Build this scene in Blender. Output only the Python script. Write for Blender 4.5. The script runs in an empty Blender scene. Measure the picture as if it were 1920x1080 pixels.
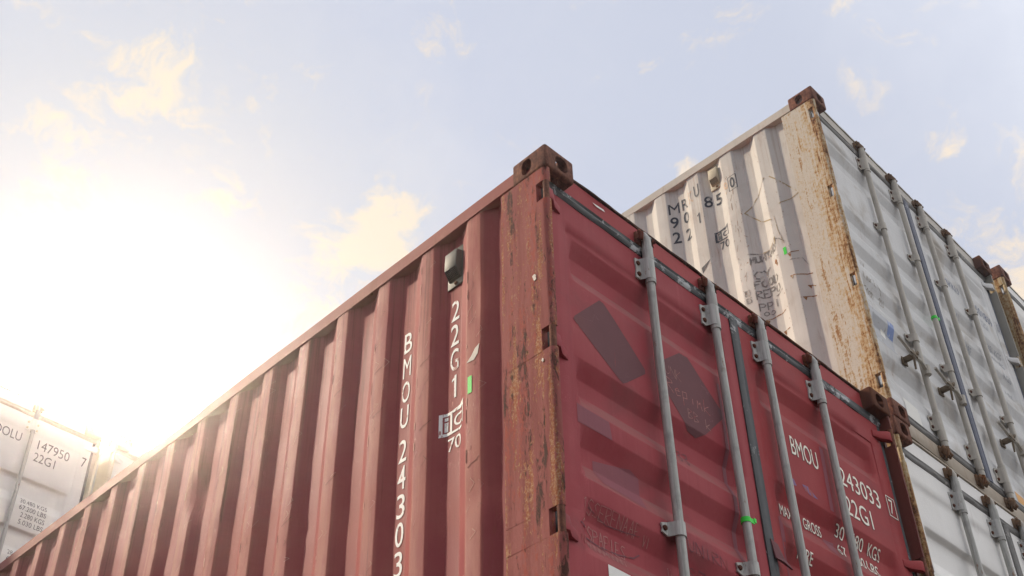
import bpy, bmesh, math, random
from mathutils import Vector, Matrix, noise

sc = bpy.context.scene
C = sc.collection
R = math.radians
random.seed(7)

# ------------------------------------------------------------------ camera
ZB = 2.60                                    # bottom of the second tier above the ground
def make_camera():
    cd = bpy.data.cameras.new('camera'); cam = bpy.data.objects.new('camera', cd); C.objects.link(cam)
    yaw, pitch, roll = 0.77675836, 0.65848005, -0.01173961
    fw = Vector((math.sin(yaw)*math.cos(pitch), math.cos(yaw)*math.cos(pitch), math.sin(pitch)))
    r = Vector((math.cos(yaw), -math.sin(yaw), 0)); u = r.cross(fw)
    r2 = r*math.cos(roll)+u*math.sin(roll); u2 = -r*math.sin(roll)+u*math.cos(roll)
    m = Matrix((r2, u2, -fw)).transposed().to_4x4()
    m.translation = Vector((-2.3080585, -2.0900899, -0.8681071+ZB))
    cam.matrix_world = m
    cd.sensor_width = 36; cd.lens = 2239.3466/1920*36
    cd.shift_x = 22.826/1920; cd.shift_y = 135.1187/1920
    cd.clip_start = 0.05; cd.clip_end = 5000
    sc.camera = cam
make_camera()

# ------------------------------------------------------------------ light, sky, exposure
SUN_AZ, SUN_EL = R(-26), R(36)               # azimuth from +Y towards +X
sun_dir = Vector((math.sin(SUN_AZ)*math.cos(SUN_EL), math.cos(SUN_AZ)*math.cos(SUN_EL), math.sin(SUN_EL)))
sd = bpy.data.lights.new('sun', 'SUN'); so = bpy.data.objects.new('sun', sd); C.objects.link(so)
sd.energy = 3.9; sd.angle = R(2.0); sd.color = (1.0, 0.85, 0.66)
so.rotation_euler = sun_dir.to_track_quat('Z', 'Y').to_euler()
sc.view_settings.view_transform = 'Standard'; sc.view_settings.look = 'None'
sc.view_settings.gamma = 1.0; sc.view_settings.use_curve_mapping = False
sc.view_settings.exposure = 0.20
sc.cycles.use_denoising = True
sc.cycles.max_bounces = 6; sc.cycles.volume_bounces = 1
sc.cycles.sample_clamp_indirect = 40

class NT:
    """small helper for node trees"""
    def __init__(s, tree): s.t = tree; s.n = tree.nodes; s.l = tree.links
    def new(s, typ, **kw):
        n = s.n.new(typ)
        for k, v in kw.items(): setattr(n, k, v)
        return n
    def put(s, sock, v):
        if isinstance(v, bpy.types.NodeSocket): s.l.new(v, sock)
        elif v is not None:
            if hasattr(sock, 'default_value') and not isinstance(sock.default_value, float) and isinstance(v, tuple) and len(v) == 3 and len(sock.default_value) == 4: v = (*v, 1)
            sock.default_value = v
    def math(s, op, a, b=None, clamp=False):
        n = s.new('ShaderNodeMath', operation=op, use_clamp=clamp); s.put(n.inputs[0], a)
        if b is not None: s.put(n.inputs[1], b)
        return n.outputs[0]
    def mix(s, f, a, b, mode='MIX'):
        n = s.new('ShaderNodeMix', data_type='RGBA', blend_type=mode); n.clamp_factor = True
        s.put(n.inputs['Factor'], f); s.put(n.inputs[6], a); s.put(n.inputs[7], b); return n.outputs[2]
    def ramp(s, v, lo, hi, smooth=True):
        n = s.new('ShaderNodeMapRange', interpolation_type='SMOOTHSTEP' if smooth else 'LINEAR'); n.clamp = True
        s.put(n.inputs[0], v); s.put(n.inputs[1], lo); s.put(n.inputs[2], hi); n.inputs[3].default_value = 0; n.inputs[4].default_value = 1
        return n.outputs[0]
    def noise(s, vec, scale, detail=6, rough=.6, dist=0):
        n = s.new('ShaderNodeTexNoise'); s.put(n.inputs['Vector'], vec); n.inputs['Scale'].default_value = scale
        n.inputs['Detail'].default_value = detail; n.inputs['Roughness'].default_value = rough; n.inputs['Distortion'].default_value = dist
        return n.outputs[0]
    def scale(s, vec, sx, sy, sz, loc=(0, 0, 0)):
        n = s.new('ShaderNodeMapping'); s.put(n.inputs['Vector'], vec); n.inputs['Scale'].default_value = (sx, sy, sz); n.inputs['Location'].default_value = loc
        return n.outputs[0]

def dir_of(az, el):
    az, el = R(az), R(el); return (math.sin(az)*math.cos(el), math.cos(az)*math.cos(el), math.sin(el))

def make_world():
    w = bpy.data.worlds.new('World'); sc.world = w; w.use_nodes = True
    t = NT(w.node_tree); t.n.clear()
    out = t.new('ShaderNodeOutputWorld'); bg = t.new('ShaderNodeBackground'); t.l.new(bg.outputs[0], out.inputs[0])
    bg.inputs[1].default_value = 0.10
    sky = t.new('ShaderNodeTexSky', sky_type='NISHITA'); sky.sun_disc = False
    sky.sun_elevation = SUN_EL; sky.sun_rotation = SUN_AZ; sky.dust_density = 0.6; sky.air_density = 1.0; sky.altitude = 0
    d = t.new('ShaderNodeTexCoord').outputs['Generated']
    # wind-torn clouds: direction stretched and warped by noise
    wn = t.new('ShaderNodeTexNoise'); t.put(wn.inputs['Vector'], d); wn.inputs['Scale'].default_value = 13; wn.inputs['Detail'].default_value = 5
    sub = t.new('ShaderNodeVectorMath', operation='SUBTRACT'); t.l.new(wn.outputs[1], sub.inputs[0]); sub.inputs[1].default_value = (.5, .5, .5)
    scl = t.new('ShaderNodeVectorMath', operation='SCALE'); t.l.new(sub.outputs[0], scl.inputs[0]); scl.inputs['Scale'].default_value = .075
    add = t.new('ShaderNodeVectorMath', operation='ADD'); t.l.new(d, add.inputs[0]); t.l.new(scl.outputs[0], add.inputs[1])
    dw = add.outputs[0]
    nrm = t.new('ShaderNodeVectorMath', operation='NORMALIZE'); t.l.new(dw, nrm.inputs[0])
    def near(vec, az, el, r0, r1):
        dt = t.new('ShaderNodeVectorMath', operation='DOT_PRODUCT'); t.l.new(vec, dt.inputs[0]); dt.inputs[1].default_value = dir_of(az, el)
        return t.ramp(dt.outputs['Value'], math.cos(R(r1)), math.cos(R(r0)))
    fb = t.noise(t.scale(dw, 17, 17, 30), 1.0, 9, .62, .3)
    fb2 = t.noise(dw, 2.6, 7, .6, .3)
    cover = None
    for az, el, r0, r1, k in CLOUDS:
        m = t.math('MULTIPLY', near(nrm.outputs[0], az, el, r0, r1), k)
        cover = m if cover is None else t.math('ADD', cover, m)
    fbc = t.math('ADD', t.math('MULTIPLY', t.math('SUBTRACT', fb, .5), 2.1), .5)
    cl = t.ramp(t.math('ADD', t.math('MULTIPLY', cover, .36), fbc), .62, 1.14)
    thin = t.ramp(fb2, .42, .75)
    # high thin veil over the blue
    s10 = lambda c: tuple(x*10 for x in c)
    col = t.mix(.86, sky.outputs[0], s10(VEIL))
    col = t.mix(t.math('MULTIPLY', thin, .45), col, s10(VEIL2))
    col = t.mix(t.math('MULTIPLY', cl, .85), col, s10(CLOUDCOL))
    # sunlit bank low in the north, where the light breaks through
    g1 = near(nrm.outputs[0], *GLOW, 1, 24); g2 = near(nrm.outputs[0], 20.0, 33.0, .5, 6.2)
    col = t.mix(t.math('MULTIPLY', g1, .42), col, s10(GLOW1))
    col = t.mix(t.math('MULTIPLY', g2, .75), col, s10(GLOW2))
    g3 = near(d, 22.0, 33.6, .5, 4.8)  # added hot core: feeds the flare veil and lights the rib edges
    col = t.mix(g3, col, s10(GLOW3))
    # bright sky patch added behind the camera to light the doors
    back = near(d, 152, 42, 15, 58)
    bc = t.mix(t.ramp(fb2, .35, .62), s10(BACK1), s10(BACK2))
    col = t.mix(t.math('MULTIPLY', back, .9), col, bc)
    # lowest sky band darkened all round to cut light on faces looking down
    sz = t.new('ShaderNodeSeparateXYZ'); t.l.new(d, sz.inputs[0])
    low = t.ramp(sz.outputs[2], .02, .40)
    col = t.mix(low, t.mix(.85, col, (0, 0, 0)), col)
    t.put(bg.inputs[0], col)
GLOW = (19.3, 33.8)
VEIL = (.60, .635, .745); VEIL2 = (.68, .69, .745); CLOUDCOL = (.90, .75, .57)
GLOW1 = (.80, .755, .64); GLOW3 = (380, 298, 228); GLOW2 = (1.35, 1.22, .96); BACK1 = (1.25, 1.27, 1.32); BACK2 = (1.9, 1.88, 1.85)
CLOUDS = [(37.3, 44.6, .2, 2.4, 1.25), (36, 43.3, .2, 2.1, 1.2), (34.4, 42.3, .2, 1.8, 1.0), (38.6, 42.2, .2, 1.7, .9), (32, 39.5, .3, 2.9, 1.05), (29, 38.3, .3, 2.6, .9), (15.8, 41.8, .5, 4.6, .42), (20, 45.5, .5, 5, .36), (24, 49.5, .5, 4.5, .45), (74.8, 37.6, .3, 3.3, 1.8), (72.1, 43.8, .2, 1.5, .6), (70.3, 47.3, .2, 1.6, .45), (76.4, 42, .2, 1.9, .75), (56.8, 46.2, .2, 1.0, 1.0), (26.3, 43.2, .2, 1.4, .8)]
make_world()

# ------------------------------------------------------------------ materials
def principled(name):
    m = bpy.data.materials.new(name); m.use_nodes = True
    t = NT(m.node_tree); b = t.n['Principled BSDF']
    return m, t, b

RUST_D, RUST_O, RUST_T = (.055, .020, .011), (.26, .095, .028), (.36, .20, .095)
def paint(name, col, col2, rust=.0, worn=.0, worn_col=None, streak=.25, dust=.0, dust_col=(.20, .18, .155), grime=.0, grime_col=(.16, .125, .09), rough=.55, seed=0.0, scratch=.15, bump=.12, orange=.5, spec=.06, rs3=(20, 20, 3.2), drip=0.0, drip_col=(.1, .05, .03), rub=0.0, rub_col=(.5, .4, .3)):
    """aged container paint: blotchy fading, rain streaks, rust, worn patches, scratches, dust on what faces up"""
    m, t, b = principled(name)
    v0 = t.new('ShaderNodeTexCoord').outputs['Object']
    v = t.scale(v0, 1, 1, 1, (seed, seed*1.7, seed*.6))
    blotch = t.noise(v, 2.3, 6, .6)
    st = t.noise(t.scale(v, 16, 16, .55), 1.0, 7, .65)
    st2 = t.noise(t.scale(v, 70, 70, 1.6), 1.0, 4, .6)
    fine = t.noise(v, 95, 4, .6)
    c = t.mix(t.ramp(blotch, .3, .72), col, col2)
    dark = tuple(x*.62 for x in col); light = tuple(min(1, x*1.28+.012) for x in col2)
    c = t.mix(t.math('MULTIPLY', t.ramp(st, .56, .8), streak), c, dark)
    c = t.mix(t.math('MULTIPLY', t.ramp(st, .44, .2), streak*.9), c, light)
    c = t.mix(t.math('MULTIPLY', t.ramp(st2, .5, .8), streak*.45), c, dark)
    c = t.mix(t.math('MULTIPLY', t.ramp(fine, .62, .75), .18), c, dark)
    h = t.math('MULTIPLY', fine, .25)
    if grime:
        gn = t.noise(t.scale(v, 3.2, 3.2, 4.2), 1.0, 5, .55, .5)
        c = t.mix(t.math('MULTIPLY', t.ramp(gn, .50, .74), grime), c, grime_col)
    if rub:        # outer faces of the ribs, rubbed and chalky
        rx = t.new('ShaderNodeSeparateXYZ'); t.l.new(v0, rx.inputs[0])
        rm = t.math('MULTIPLY', t.ramp(rx.outputs[0], .020, .012), t.ramp(t.noise(t.scale(v, 22, 22, 3.5), 1.0, 8, .7), .36, .60))
        c = t.mix(t.math('MULTIPLY', rm, rub), c, rub_col)
    if drip:
        sx = t.new('ShaderNodeSeparateXYZ'); t.l.new(v0, sx.inputs[0])
        dn = t.math('ADD', t.noise(t.scale(v, 55, 55, .9), 1.0, 6, .65), t.math('MULTIPLY', t.ramp(sx.outputs[2], 1.5, 2.5, False), .12))
        c = t.mix(t.math('MULTIPLY', t.ramp(dn, .60, .74), drip), c, drip_col)
    if worn:
        wn = t.noise(t.scale(v, 26, 26, 2.2), 1.0, 9, .72, .6)
        c = t.mix(t.ramp(wn, .70-worn*.3, .74-worn*.3, False), c, worn_col or RUST_T)
        h = t.math('SUBTRACT', h, t.math('MULTIPLY', t.ramp(wn, .70-worn*.3, .76-worn*.3), .5))
    rn = None
    if rust:
        r1 = t.noise(t.scale(v, *rs3), 1.0, 11, .74, .9)
        r2 = t.noise(v, 3.1, 3, .5)
        rs = t.math('ADD', r1, t.math('MULTIPLY', t.math('SUBTRACT', r2, .5), .5))
        rn = t.ramp(rs, .78-rust*.42, .83-rust*.42, False)
        rc = t.mix(t.ramp(t.noise(v, 38, 6, .65), .62-orange*.3, .80-orange*.3), RUST_D, RUST_O)
        rc = t.mix(t.math('MULTIPLY', t.ramp(t.noise(t.scale(v, 60, 60, 5), 1.0, 6, .7), .58, .72), .8*orange), rc, RUST_T)
        c = t.mix(rn, c, rc)
        # stain that bleeds below the rust
        halo = t.ramp(rs, .60-rust*.42, .80-rust*.42)
        c = t.mix(t.math('MULTIPLY', halo, .28), c, (.22, .085, .03))
        h = t.math('ADD', h, t.math('MULTIPLY', rn, t.noise(v, 120, 6, .75)))
    if scratch:
        s1 = t.noise(t.scale(v, 9, 9, 1.3), 1.0, 2, .5)
        wv = t.noise(t.scale(v, 5, 5, 5), 1.0, 2, .5, 3.5)
        ln = t.math('ABSOLUTE', t.math('SUBTRACT', wv, .5))
        c = t.mix(t.math('MULTIPLY', t.math('MULTIPLY', t.ramp(ln, .006, .0015), t.ramp(s1, .52, .66)), scratch*3), c, light)
    if dust:
        nz = t.new('ShaderNodeSeparateXYZ'); t.l.new(t.new('ShaderNodeNewGeometry').outputs['True Normal'], nz.inputs[0])
        dm = t.math('MULTIPLY', t.ramp(nz.outputs[2], .12, .5), t.ramp(t.noise(t.scale(v, 6, 6, 30), 1.0, 5, .6), .25, .6))
        c = t.mix(t.math('MULTIPLY', dm, dust), c, dust_col)
    t.put(b.inputs['Base Color'], c)
    ro = t.math('ADD', rough-.12, t.math('MULTIPLY', blotch, .25))
    if rn is not None: ro = t.math('MAXIMUM', ro, t.math('MULTIPLY', rn, .9))
    t.put(b.inputs['Roughness'], ro); b.inputs['Specular IOR Level'].default_value = spec
    bp = t.new('ShaderNodeBump'); bp.inputs['Strength'].default_value = bump; bp.inputs['Distance'].default_value = .004
    t.put(bp.inputs['Height'], h); t.l.new(bp.outputs[0], b.inputs['Normal'])
    return m

def mottled(name, stops, seed, stretch=(62, 62, 5.5), iso=42, big=.25, bump=.5, rough=.78, front=0.0, con=1.0):
    """weathered metal: paint, bare primer and several ages of rust in vertical flakes"""
    m, t, b = principled(name)
    v = t.scale(t.new('ShaderNodeTexCoord').outputs['Object'], 1, 1, 1, (seed, seed*1.3, seed*.7))
    a = t.noise(t.scale(v, *stretch), 1.0, 12, .78, .4); i = t.noise(v, iso, 8, .72); g = t.noise(t.scale(v, 7, 7, 1.6), 1.0, 4, .55)
    f = t.math('ADD', t.math('ADD', t.math('MULTIPLY', a, .62), t.math('MULTIPLY', i, .38)), t.math('MULTIPLY', t.math('SUBTRACT', g, .5), big))
    if con != 1: f = t.math('ADD', t.math('MULTIPLY', t.math('SUBTRACT', f, .5), con), .5)
    if front:      # the hinge side is knocked and rusts most
        sy = t.new('ShaderNodeSeparateXYZ'); t.l.new(t.new('ShaderNodeTexCoord').outputs['Object'], sy.inputs[0])
        f = t.math('SUBTRACT', f, t.math('MULTIPLY', t.math('SUBTRACT', t.ramp(sy.outputs[1], .20, .03), .5), front))
    r = t.new('ShaderNodeValToRGB'); t.l.new(f, r.inputs[0]); e = r.color_ramp.elements
    while len(e) < len(stops): e.new(.5)
    for k, (p, c) in enumerate(stops): e[k].position = p; e[k].color = (*c, 1)
    c = r.outputs[0]
    fine = t.noise(v, 170, 4, .6)
    c = t.mix(t.math('MULTIPLY', t.ramp(fine, .58, .72), .4), c, (.05, .022, .014))
    s1 = t.noise(t.scale(v, 9, 9, 1.3), 1.0, 2, .5); wv = t.noise(t.scale(v, 6, 6, 9), 1.0, 2, .5, 4.0)
    ln = t.math('ABSOLUTE', t.math('SUBTRACT', wv, .5))
    c = t.mix(t.math('MULTIPLY', t.math('MULTIPLY', t.ramp(ln, .008, .002), t.ramp(s1, .50, .62)), .45), c, (.50, .36, .27))
    t.put(b.inputs['Base Color'], c); b.inputs['Roughness'].default_value = rough; b.inputs['Specular IOR Level'].default_value = .15
    bp = t.new('ShaderNodeBump'); bp.inputs['Strength'].default_value = bump; bp.inputs['Distance'].default_value = .004
    t.put(bp.inputs['Height'], t.math('ADD', f, t.math('MULTIPLY', fine, .2))); t.l.new(bp.outputs[0], b.inputs['Normal'])
    return m

def flecked(name, base, base2, seed, orange, tan, dark, bright, am=(.0, .0, .0)):
    """scraped corner post: faded paint with columns of orange and tan flecks, dark rust runs, bare spots"""
    m, t, b = principled(name)
    v0 = t.new('ShaderNodeTexCoord').outputs['Object']
    v = t.scale(v0, 1, 1, 1, (seed, seed*1.3, seed*.7))
    sy = t.new('ShaderNodeSeparateXYZ'); t.l.new(v0, sy.inputs[0]); edge = t.ramp(sy.outputs[1], .16, .02)
    col = lambda sc_, off: t.noise(t.scale(v, sc_, sc_, 2.6, (off, off, 0)), 1.0, 3, .55)
    n1 = t.noise(t.scale(v, 110, 110, 46), 1.0, 10, .75, .6); n2 = t.noise(t.scale(v, 72, 72, 22), 1.0, 10, .75, .5); n3 = t.noise(t.scale(v, 120, 120, 40), 1.0, 8, .75)
    c = t.mix(t.ramp(t.noise(t.scale(v, 30, 30, 2), 1.0, 6, .65), .35, .65), base, base2)
    def cover(n, colm, k, lo, w, ed): return t.ramp(t.math('ADD', t.math('ADD', n, t.math('MULTIPLY', t.math('SUBTRACT', colm, .5), k)), t.math('MULTIPLY', edge, ed)), lo, lo+w, False)
    m3 = cover(n3, col(24, 9.0), .9, .58+am[0], .06, .0); c = t.mix(t.math('MULTIPLY', m3, .8), c, bright)
    m1 = cover(n1, col(26, 0.0), 1.0, .540+am[1], .09, .015)
    oc = t.mix(t.ramp(t.noise(v, 130, 6, .7), .42, .62), orange, tan)
    c = t.mix(m1, c, oc)
    m2 = cover(n2, col(20, 5.0), .9, .595+am[2], .10, .015); c = t.mix(t.math('MULTIPLY', m2, .9), c, dark)
    s1 = t.noise(t.scale(v, 9, 9, 1.3), 1.0, 2, .5); wv = t.noise(t.scale(v, 7, 7, 9), 1.0, 2, .5, 4.0)
    ln = t.math('ABSOLUTE', t.math('SUBTRACT', wv, .5))
    c = t.mix(t.math('MULTIPLY', t.math('MULTIPLY', t.ramp(ln, .008, .002), t.ramp(s1, .50, .62)), .45), c, tan)
    t.put(b.inputs['Base Color'], c); b.inputs['Roughness'].default_value = .75; b.inputs['Specular IOR Level'].default_value = .12
    bp = t.new('ShaderNodeBump'); bp.inputs['Strength'].default_value = .6; bp.inputs['Distance'].default_value = .004
    t.put(bp.inputs['Height'], t.math('ADD', t.math('MULTIPLY', m1, -.4), t.math('ADD', n1, t.math('MULTIPLY', m2, .4)))); t.l.new(bp.outputs[0], b.inputs['Normal'])
    return m

def flat(name, col, rough=.6, var=.18, metal=0.0, scale=40, wear=0.0, under=(.2, .06, .05)):
    m, t, b = principled(name)
    v = t.new('ShaderNodeTexCoord').outputs['Object']
    n = t.noise(v, scale, 6, .65)
    c = t.mix(n, tuple(x*(1-var) for x in col), tuple(min(1, x*(1+var)) for x in col))
    if wear:
        c = t.mix(t.ramp(t.noise(t.scale(v, 30, 30, 14), 1, 8, .7), .60-wear*.3, .66-wear*.3), c, under)
    t.put(b.inputs['Base Color'], c); b.inputs['Roughness'].default_value = rough; b.inputs['Metallic'].default_value = metal
    b.inputs['Specular IOR Level'].default_value = .3
    return m

def rubber(name, base, scrape, amt):
    m, t, b = principled(name)
    v = t.new('ShaderNodeTexCoord').outputs['Object']
    a = t.noise(t.scale(v, 12, 30, 12), 1, 8, .72, .5); big = t.noise(v, 2.2, 3, .5)
    msk = t.ramp(t.math('ADD', a, t.math('MULTIPLY', t.math('SUBTRACT', big, .5), .7)), .66-amt*.3, .72-amt*.3)
    c = t.mix(t.noise(v, 25, 5, .6), tuple(x*.6 for x in base), tuple(x*1.5 for x in base))
    c = t.mix(msk, c, scrape)
    t.put(b.inputs['Base Color'], c); b.inputs['Roughness'].default_value = .62
    bp = t.new('ShaderNodeBump'); bp.inputs['Strength'].default_value = .3; bp.inputs['Distance'].default_value = .003
    t.put(bp.inputs['Height'], a); t.l.new(bp.outputs[0], b.inputs['Normal'])
    return m

def steel(name, c1, c2, rust=.1, seed=0):
    m, t, b = principled(name)
    v = t.scale(t.new('ShaderNodeTexCoord').outputs['Object'], 1, 1, 1, (seed, seed, seed))
    a = t.noise(t.scale(v, 90, 90, 5), 1, 7, .68); g = t.noise(v, 14, 5, .6)
    c = t.mix(t.ramp(a, .3, .7), c1, c2)
    c = t.mix(t.math('MULTIPLY', t.ramp(g, .52, .72), .35), c, tuple(x*.55 for x in c1))
    r = t.ramp(t.noise(t.scale(v, 40, 40, 8), 1, 9, .72), .74-rust*.35, .80-rust*.35)
    c = t.mix(t.math('MULTIPLY', r, .8), c, t.mix(g, (.10, .045, .02), (.27, .13, .05)))
    t.put(b.inputs['Base Color'], c); b.inputs['Roughness'].default_value = .58; b.inputs['Specular IOR Level'].default_value = .4
    bp = t.new('ShaderNodeBump'); bp.inputs['Strength'].default_value = .15; bp.inputs['Distance'].default_value = .002
    t.put(bp.inputs['Height'], a); t.l.new(bp.outputs[0], b.inputs['Normal'])
    return m

M = {}
def make_materials():
    red, red2 = (.30, .046, .058), (.36, .078, .088)
    M['red_side'] = paint('red_side_paint', (.285, .064, .068), (.34, .095, .084), rust=.03, rub=.5, rub_col=(.41, .165, .118), drip=.5, drip_col=(.10, .034, .03), streak=.36, dust=.3, scratch=.2, seed=1.1)
    M['red_rail'] = paint('red_rail_paint', (.29, .092, .080), (.35, .135, .11), rust=.16, worn=.10, worn_col=(.45, .28, .2), streak=.3, seed=2.3, orange=.4)
    M['red_door'] = paint('red_door_paint', red, red2, rust=.0, streak=.42, dust=.55, dust_col=(.235, .135, .12), grime=.6, grime_col=(.165, .062, .064), seed=3.7, scratch=.12)
    M['red_door_right'] = paint('red_door_paint_right', (.305, .043, .049), (.37, .072, .074), rust=.0, streak=.3, dust=.42, dust_col=(.235, .12, .11), grime=.36, grime_col=(.19, .055, .060), seed=8.2, scratch=.12)
    M['red_post'] = flecked('worn_red_post_paint', (.25, .068, .060), (.33, .105, .092), 4.1, (.34, .11, .045), (.46, .26, .15), (.055, .028, .020), (.36, .075, .052))
    M['red_far_post'] = paint('dark_rusty_post_paint', (.13, .040, .034), (.17, .058, .045), rust=.2, streak=.4, seed=4.9, orange=.2)
    M['rust'] = mottled('brown_rust', [(.36, (.035, .018, .013)), (.44, (.10, .042, .030)), (.51, (.17, .070, .048)), (.57, (.24, .105, .065)), (.62, (.32, .15, .075)), (.68, (.42, .27, .18))], 5.2, (38, 38, 14), 50, .25, .6, .85)
    M['dark_rust'] = paint('dark_brown_rust', (.075, .034, .026), (.12, .052, .036), rust=.45, streak=.4, seed=6.4, orange=.18, bump=.5, rough=.85)
    M['roof_lip'] = paint('dark_roof_edge', (.045, .028, .024), (.08, .045, .036), rust=.4, seed=6.9, orange=.1, rough=.85)
    wh, wh2 = (.60, .57, .53), (.70, .67, .62)
    M['white_side'] = paint('cream_white_side_paint', (.54, .52, .485), (.63, .61, .57), rust=.15, drip=.25, drip_col=(.30, .19, .10), streak=.28, grime=.22, grime_col=(.34, .27, .20), dust=.2, seed=11.3, scratch=.1, orange=.7)
    M['white_rail'] = paint('white_rail_paint', (.46, .43, .385), (.55, .515, .465), rust=.10, streak=.3, grime=.25, grime_col=(.33, .27, .19), seed=12.7, orange=.6)
    M['white_door'] = paint('greyish_white_door_paint', (.595, .595, .595), (.68, .68, .68), rust=.09, streak=.36, grime=.7, grime_col=(.36, .31, .25), dust=.35, seed=13.9, scratch=.05)
    M['white_post'] = mottled('rusty_white_post_paint', [(.34, (.06, .028, .018)), (.39, (.19, .080, .032)), (.425, (.38, .21, .085)), (.46, (.49, .36, .20)), (.51, (.53, .47, .38)), (.575, (.56, .53, .475)), (.61, (.48, .38, .24)), (.65, (.30, .15, .06))], 14.5, (60, 60, 3.0), 40, .30, .35, .78, .10)
    M['white_post2'] = mottled('yellowed_white_post_paint', [(.34, (.06, .03, .02)), (.40, (.20, .09, .04)), (.44, (.38, .22, .09)), (.49, (.50, .38, .22)), (.57, (.52, .44, .31)), (.63, (.36, .19, .07))], 15.1, (60, 60, 3.0), 40, .30, .35, .78, .12)
    M['white_door2'] = paint('pale_grey_door_paint', (.79, .775, .755), (.84, .825, .80), rust=.02, streak=.2, grime=.10, grime_col=(.36, .33, .29), seed=16.7, scratch=.06)
    M['oo_white'] = paint('clean_white_paint', (.70, .69, .66), (.78, .77, .74), rust=.0, streak=.12, seed=17.3, scratch=.05)
    M['oo_post'] = paint('yellowed_paint', (.62, .54, .40), (.70, .63, .50), rust=.05, streak=.3, seed=18.3)
    M['sill'] = paint('dirty_sill_paint', (.36, .30, .235), (.46, .40, .33), rust=.16, streak=.4, grime=.3, seed=19.4, orange=.4)
    M['galv'] = steel('galvanised_steel', (.27, .265, .245), (.50, .495, .465), .36, 1)
    M['galv_plate'] = steel('galvanised_plate', (.32, .315, .30), (.52, .515, .49), .42, 2)
    M['bar_paint'] = steel('greige_painted_steel', (.40, .365, .31), (.49, .455, .40), .22, 3)
    M['keeper'] = paint('rusty_red_keeper', (.13, .042, .034), (.18, .07, .055), rust=.5, seed=20.2, orange=.25, rough=.85)
    M['keeper_brown'] = paint('rusty_brown_keeper', (.15, .095, .06), (.22, .15, .10), rust=.45, seed=21.2, orange=.3, rough=.85)
    M['handle'] = paint('brown_handle', (.14, .105, .07), (.20, .16, .11), rust=.2, seed=22.1, orange=.2)
    M['gasket'] = rubber('black_door_seal', (.040, .043, .048), (.40, .41, .42), .30)
    M['gasket_side'] = rubber('black_door_seal_clean', (.040, .044, .050), (.35, .35, .36), .08)
    M['gasket_blue'] = rubber('dark_blue_door_seal', (.075, .085, .13), (.3, .3, .33), .02)
    M['gasket_grey'] = rubber('grey_door_seal', (.12, .115, .11), (.3, .28, .26), .05)
    M['gasket_pale'] = rubber('pale_door_seal', (.42, .36, .29), (.5, .45, .38), .05)
    M['letter_white'] = flat('white_lettering', (.86, .84, .80), .6, .06, wear=.16, under=(.42, .2, .17))
    M['letter_cream'] = flat('cream_lettering', (.88, .82, .72), .6, .08, wear=.04, under=(.40, .12, .11))
    M['letter_back'] = flat('letter_dark_copy', (.10, .035, .033), .7)
    M['letter_dark'] = flat('dark_blue_lettering', (.030, .036, .052), .6, .2, wear=.03, under=(.3, .29, .27))
    M['letter_tan'] = flat('faded_lettering', (.60, .44, .31), .7, .1, wear=.25, under=(.62, .57, .5))
    M['letter_blue'] = flat('faded_blue_lettering', (.16, .19, .29), .7, .3, wear=.34, under=(.52, .52, .53))
    M['letter_pale'] = flat('faded_grey_blue_lettering', (.36, .38, .43), .7, .2, wear=.3, under=(.55, .55, .55))
    M['letter_grey'] = flat('grey_lettering', (.075, .07, .075), .7, .2)
    M['ghost'] = paint('unfaded_paint_patch', (.135, .054, .063), (.165, .070, .078), streak=.3, seed=9.9, scratch=.5, grime=.5, grime_col=(.19, .07, .07), worn=.16, worn_col=(.30, .062, .066))
    M['ghost2'] = paint('violet_paint_patch', (.24, .080, .100), (.28, .095, .115), streak=.4, seed=10.6, grime=.6, grime_col=(.22, .070, .075))
    M['violet'] = flat('violet_marker', (.21, .12, .24), .7, .3, wear=.3, under=(.34, .08, .08))
    M['chalk'] = flat('chalk', (.43, .20, .19), .9, .3, wear=.25, under=(.36, .10, .095))
    M['chalk_faint'] = flat('faint_scratch', (.40, .22, .20), .9, .3, wear=.3, under=(.3, .09, .09))
    M['pen'] = flat('blue_pen', (.175, .062, .076), .8, .3, wear=.25, under=(.3, .07, .07))
    M['marker'] = flat('grey_marker', (.22, .205, .19), .8, .35, wear=.30, under=(.52, .49, .45))
    M['marker_tan'] = flat('tan_scrawl', (.36, .28, .17), .8, .3, wear=.3, under=(.6, .56, .5))
    M['pencil'] = flat('brown_pencil', (.30, .25, .20), .8, .3, wear=.2, under=(.55, .54, .52))
    M['rust_line'] = flat('rust_scratch', (.25, .11, .04), .85, .4, wear=.2, under=(.5, .4, .28))
    M['scrape'] = flat('scraped_paint', (.50, .27, .22), .7, .2, wear=.2, under=(.36, .13, .11))
    M['red_dark'] = flat('chipped_paint', (.17, .058, .048), .8, .3)
    M['far_post'] = flat('grey_inner_post', (.30, .285, .25), .7, .2, scale=9)
    M['paper'] = flat('white_paper', (.80, .79, .75), .7, .05)
    M['torn'] = flat('torn_label', (.72, .66, .58), .8, .1, wear=.1, under=(.4, .2, .16))
    M['plate_grey'] = flat('grey_plate', (.43, .44, .47), .5, .15, wear=.1, under=(.25, .23, .22))
    M['blue_label'] = flat('blue_label', (.16, .24, .50), .5, .2, wear=.15, under=(.5, .52, .58))
    M['orange_label'] = flat('orange_label', (.75, .40, .14), .6, .1)
    M['green'] = flat('fluorescent_green_tape', (.045, .66, .06), .55, .08)
    M['vent'] = flat('grey_vent_plastic', (.115, .112, .092), .55, .08)
    M['vent_cream'] = flat('cream_vent_plastic', (.52, .46, .33), .55, .08)
    M['vent_dark'] = flat('vent_shadow', (.018, .016, .014), .9)
    M['ground'] = flat('asphalt_yard', (.05, .047, .045), .9, .25, scale=3)
make_materials()

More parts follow.
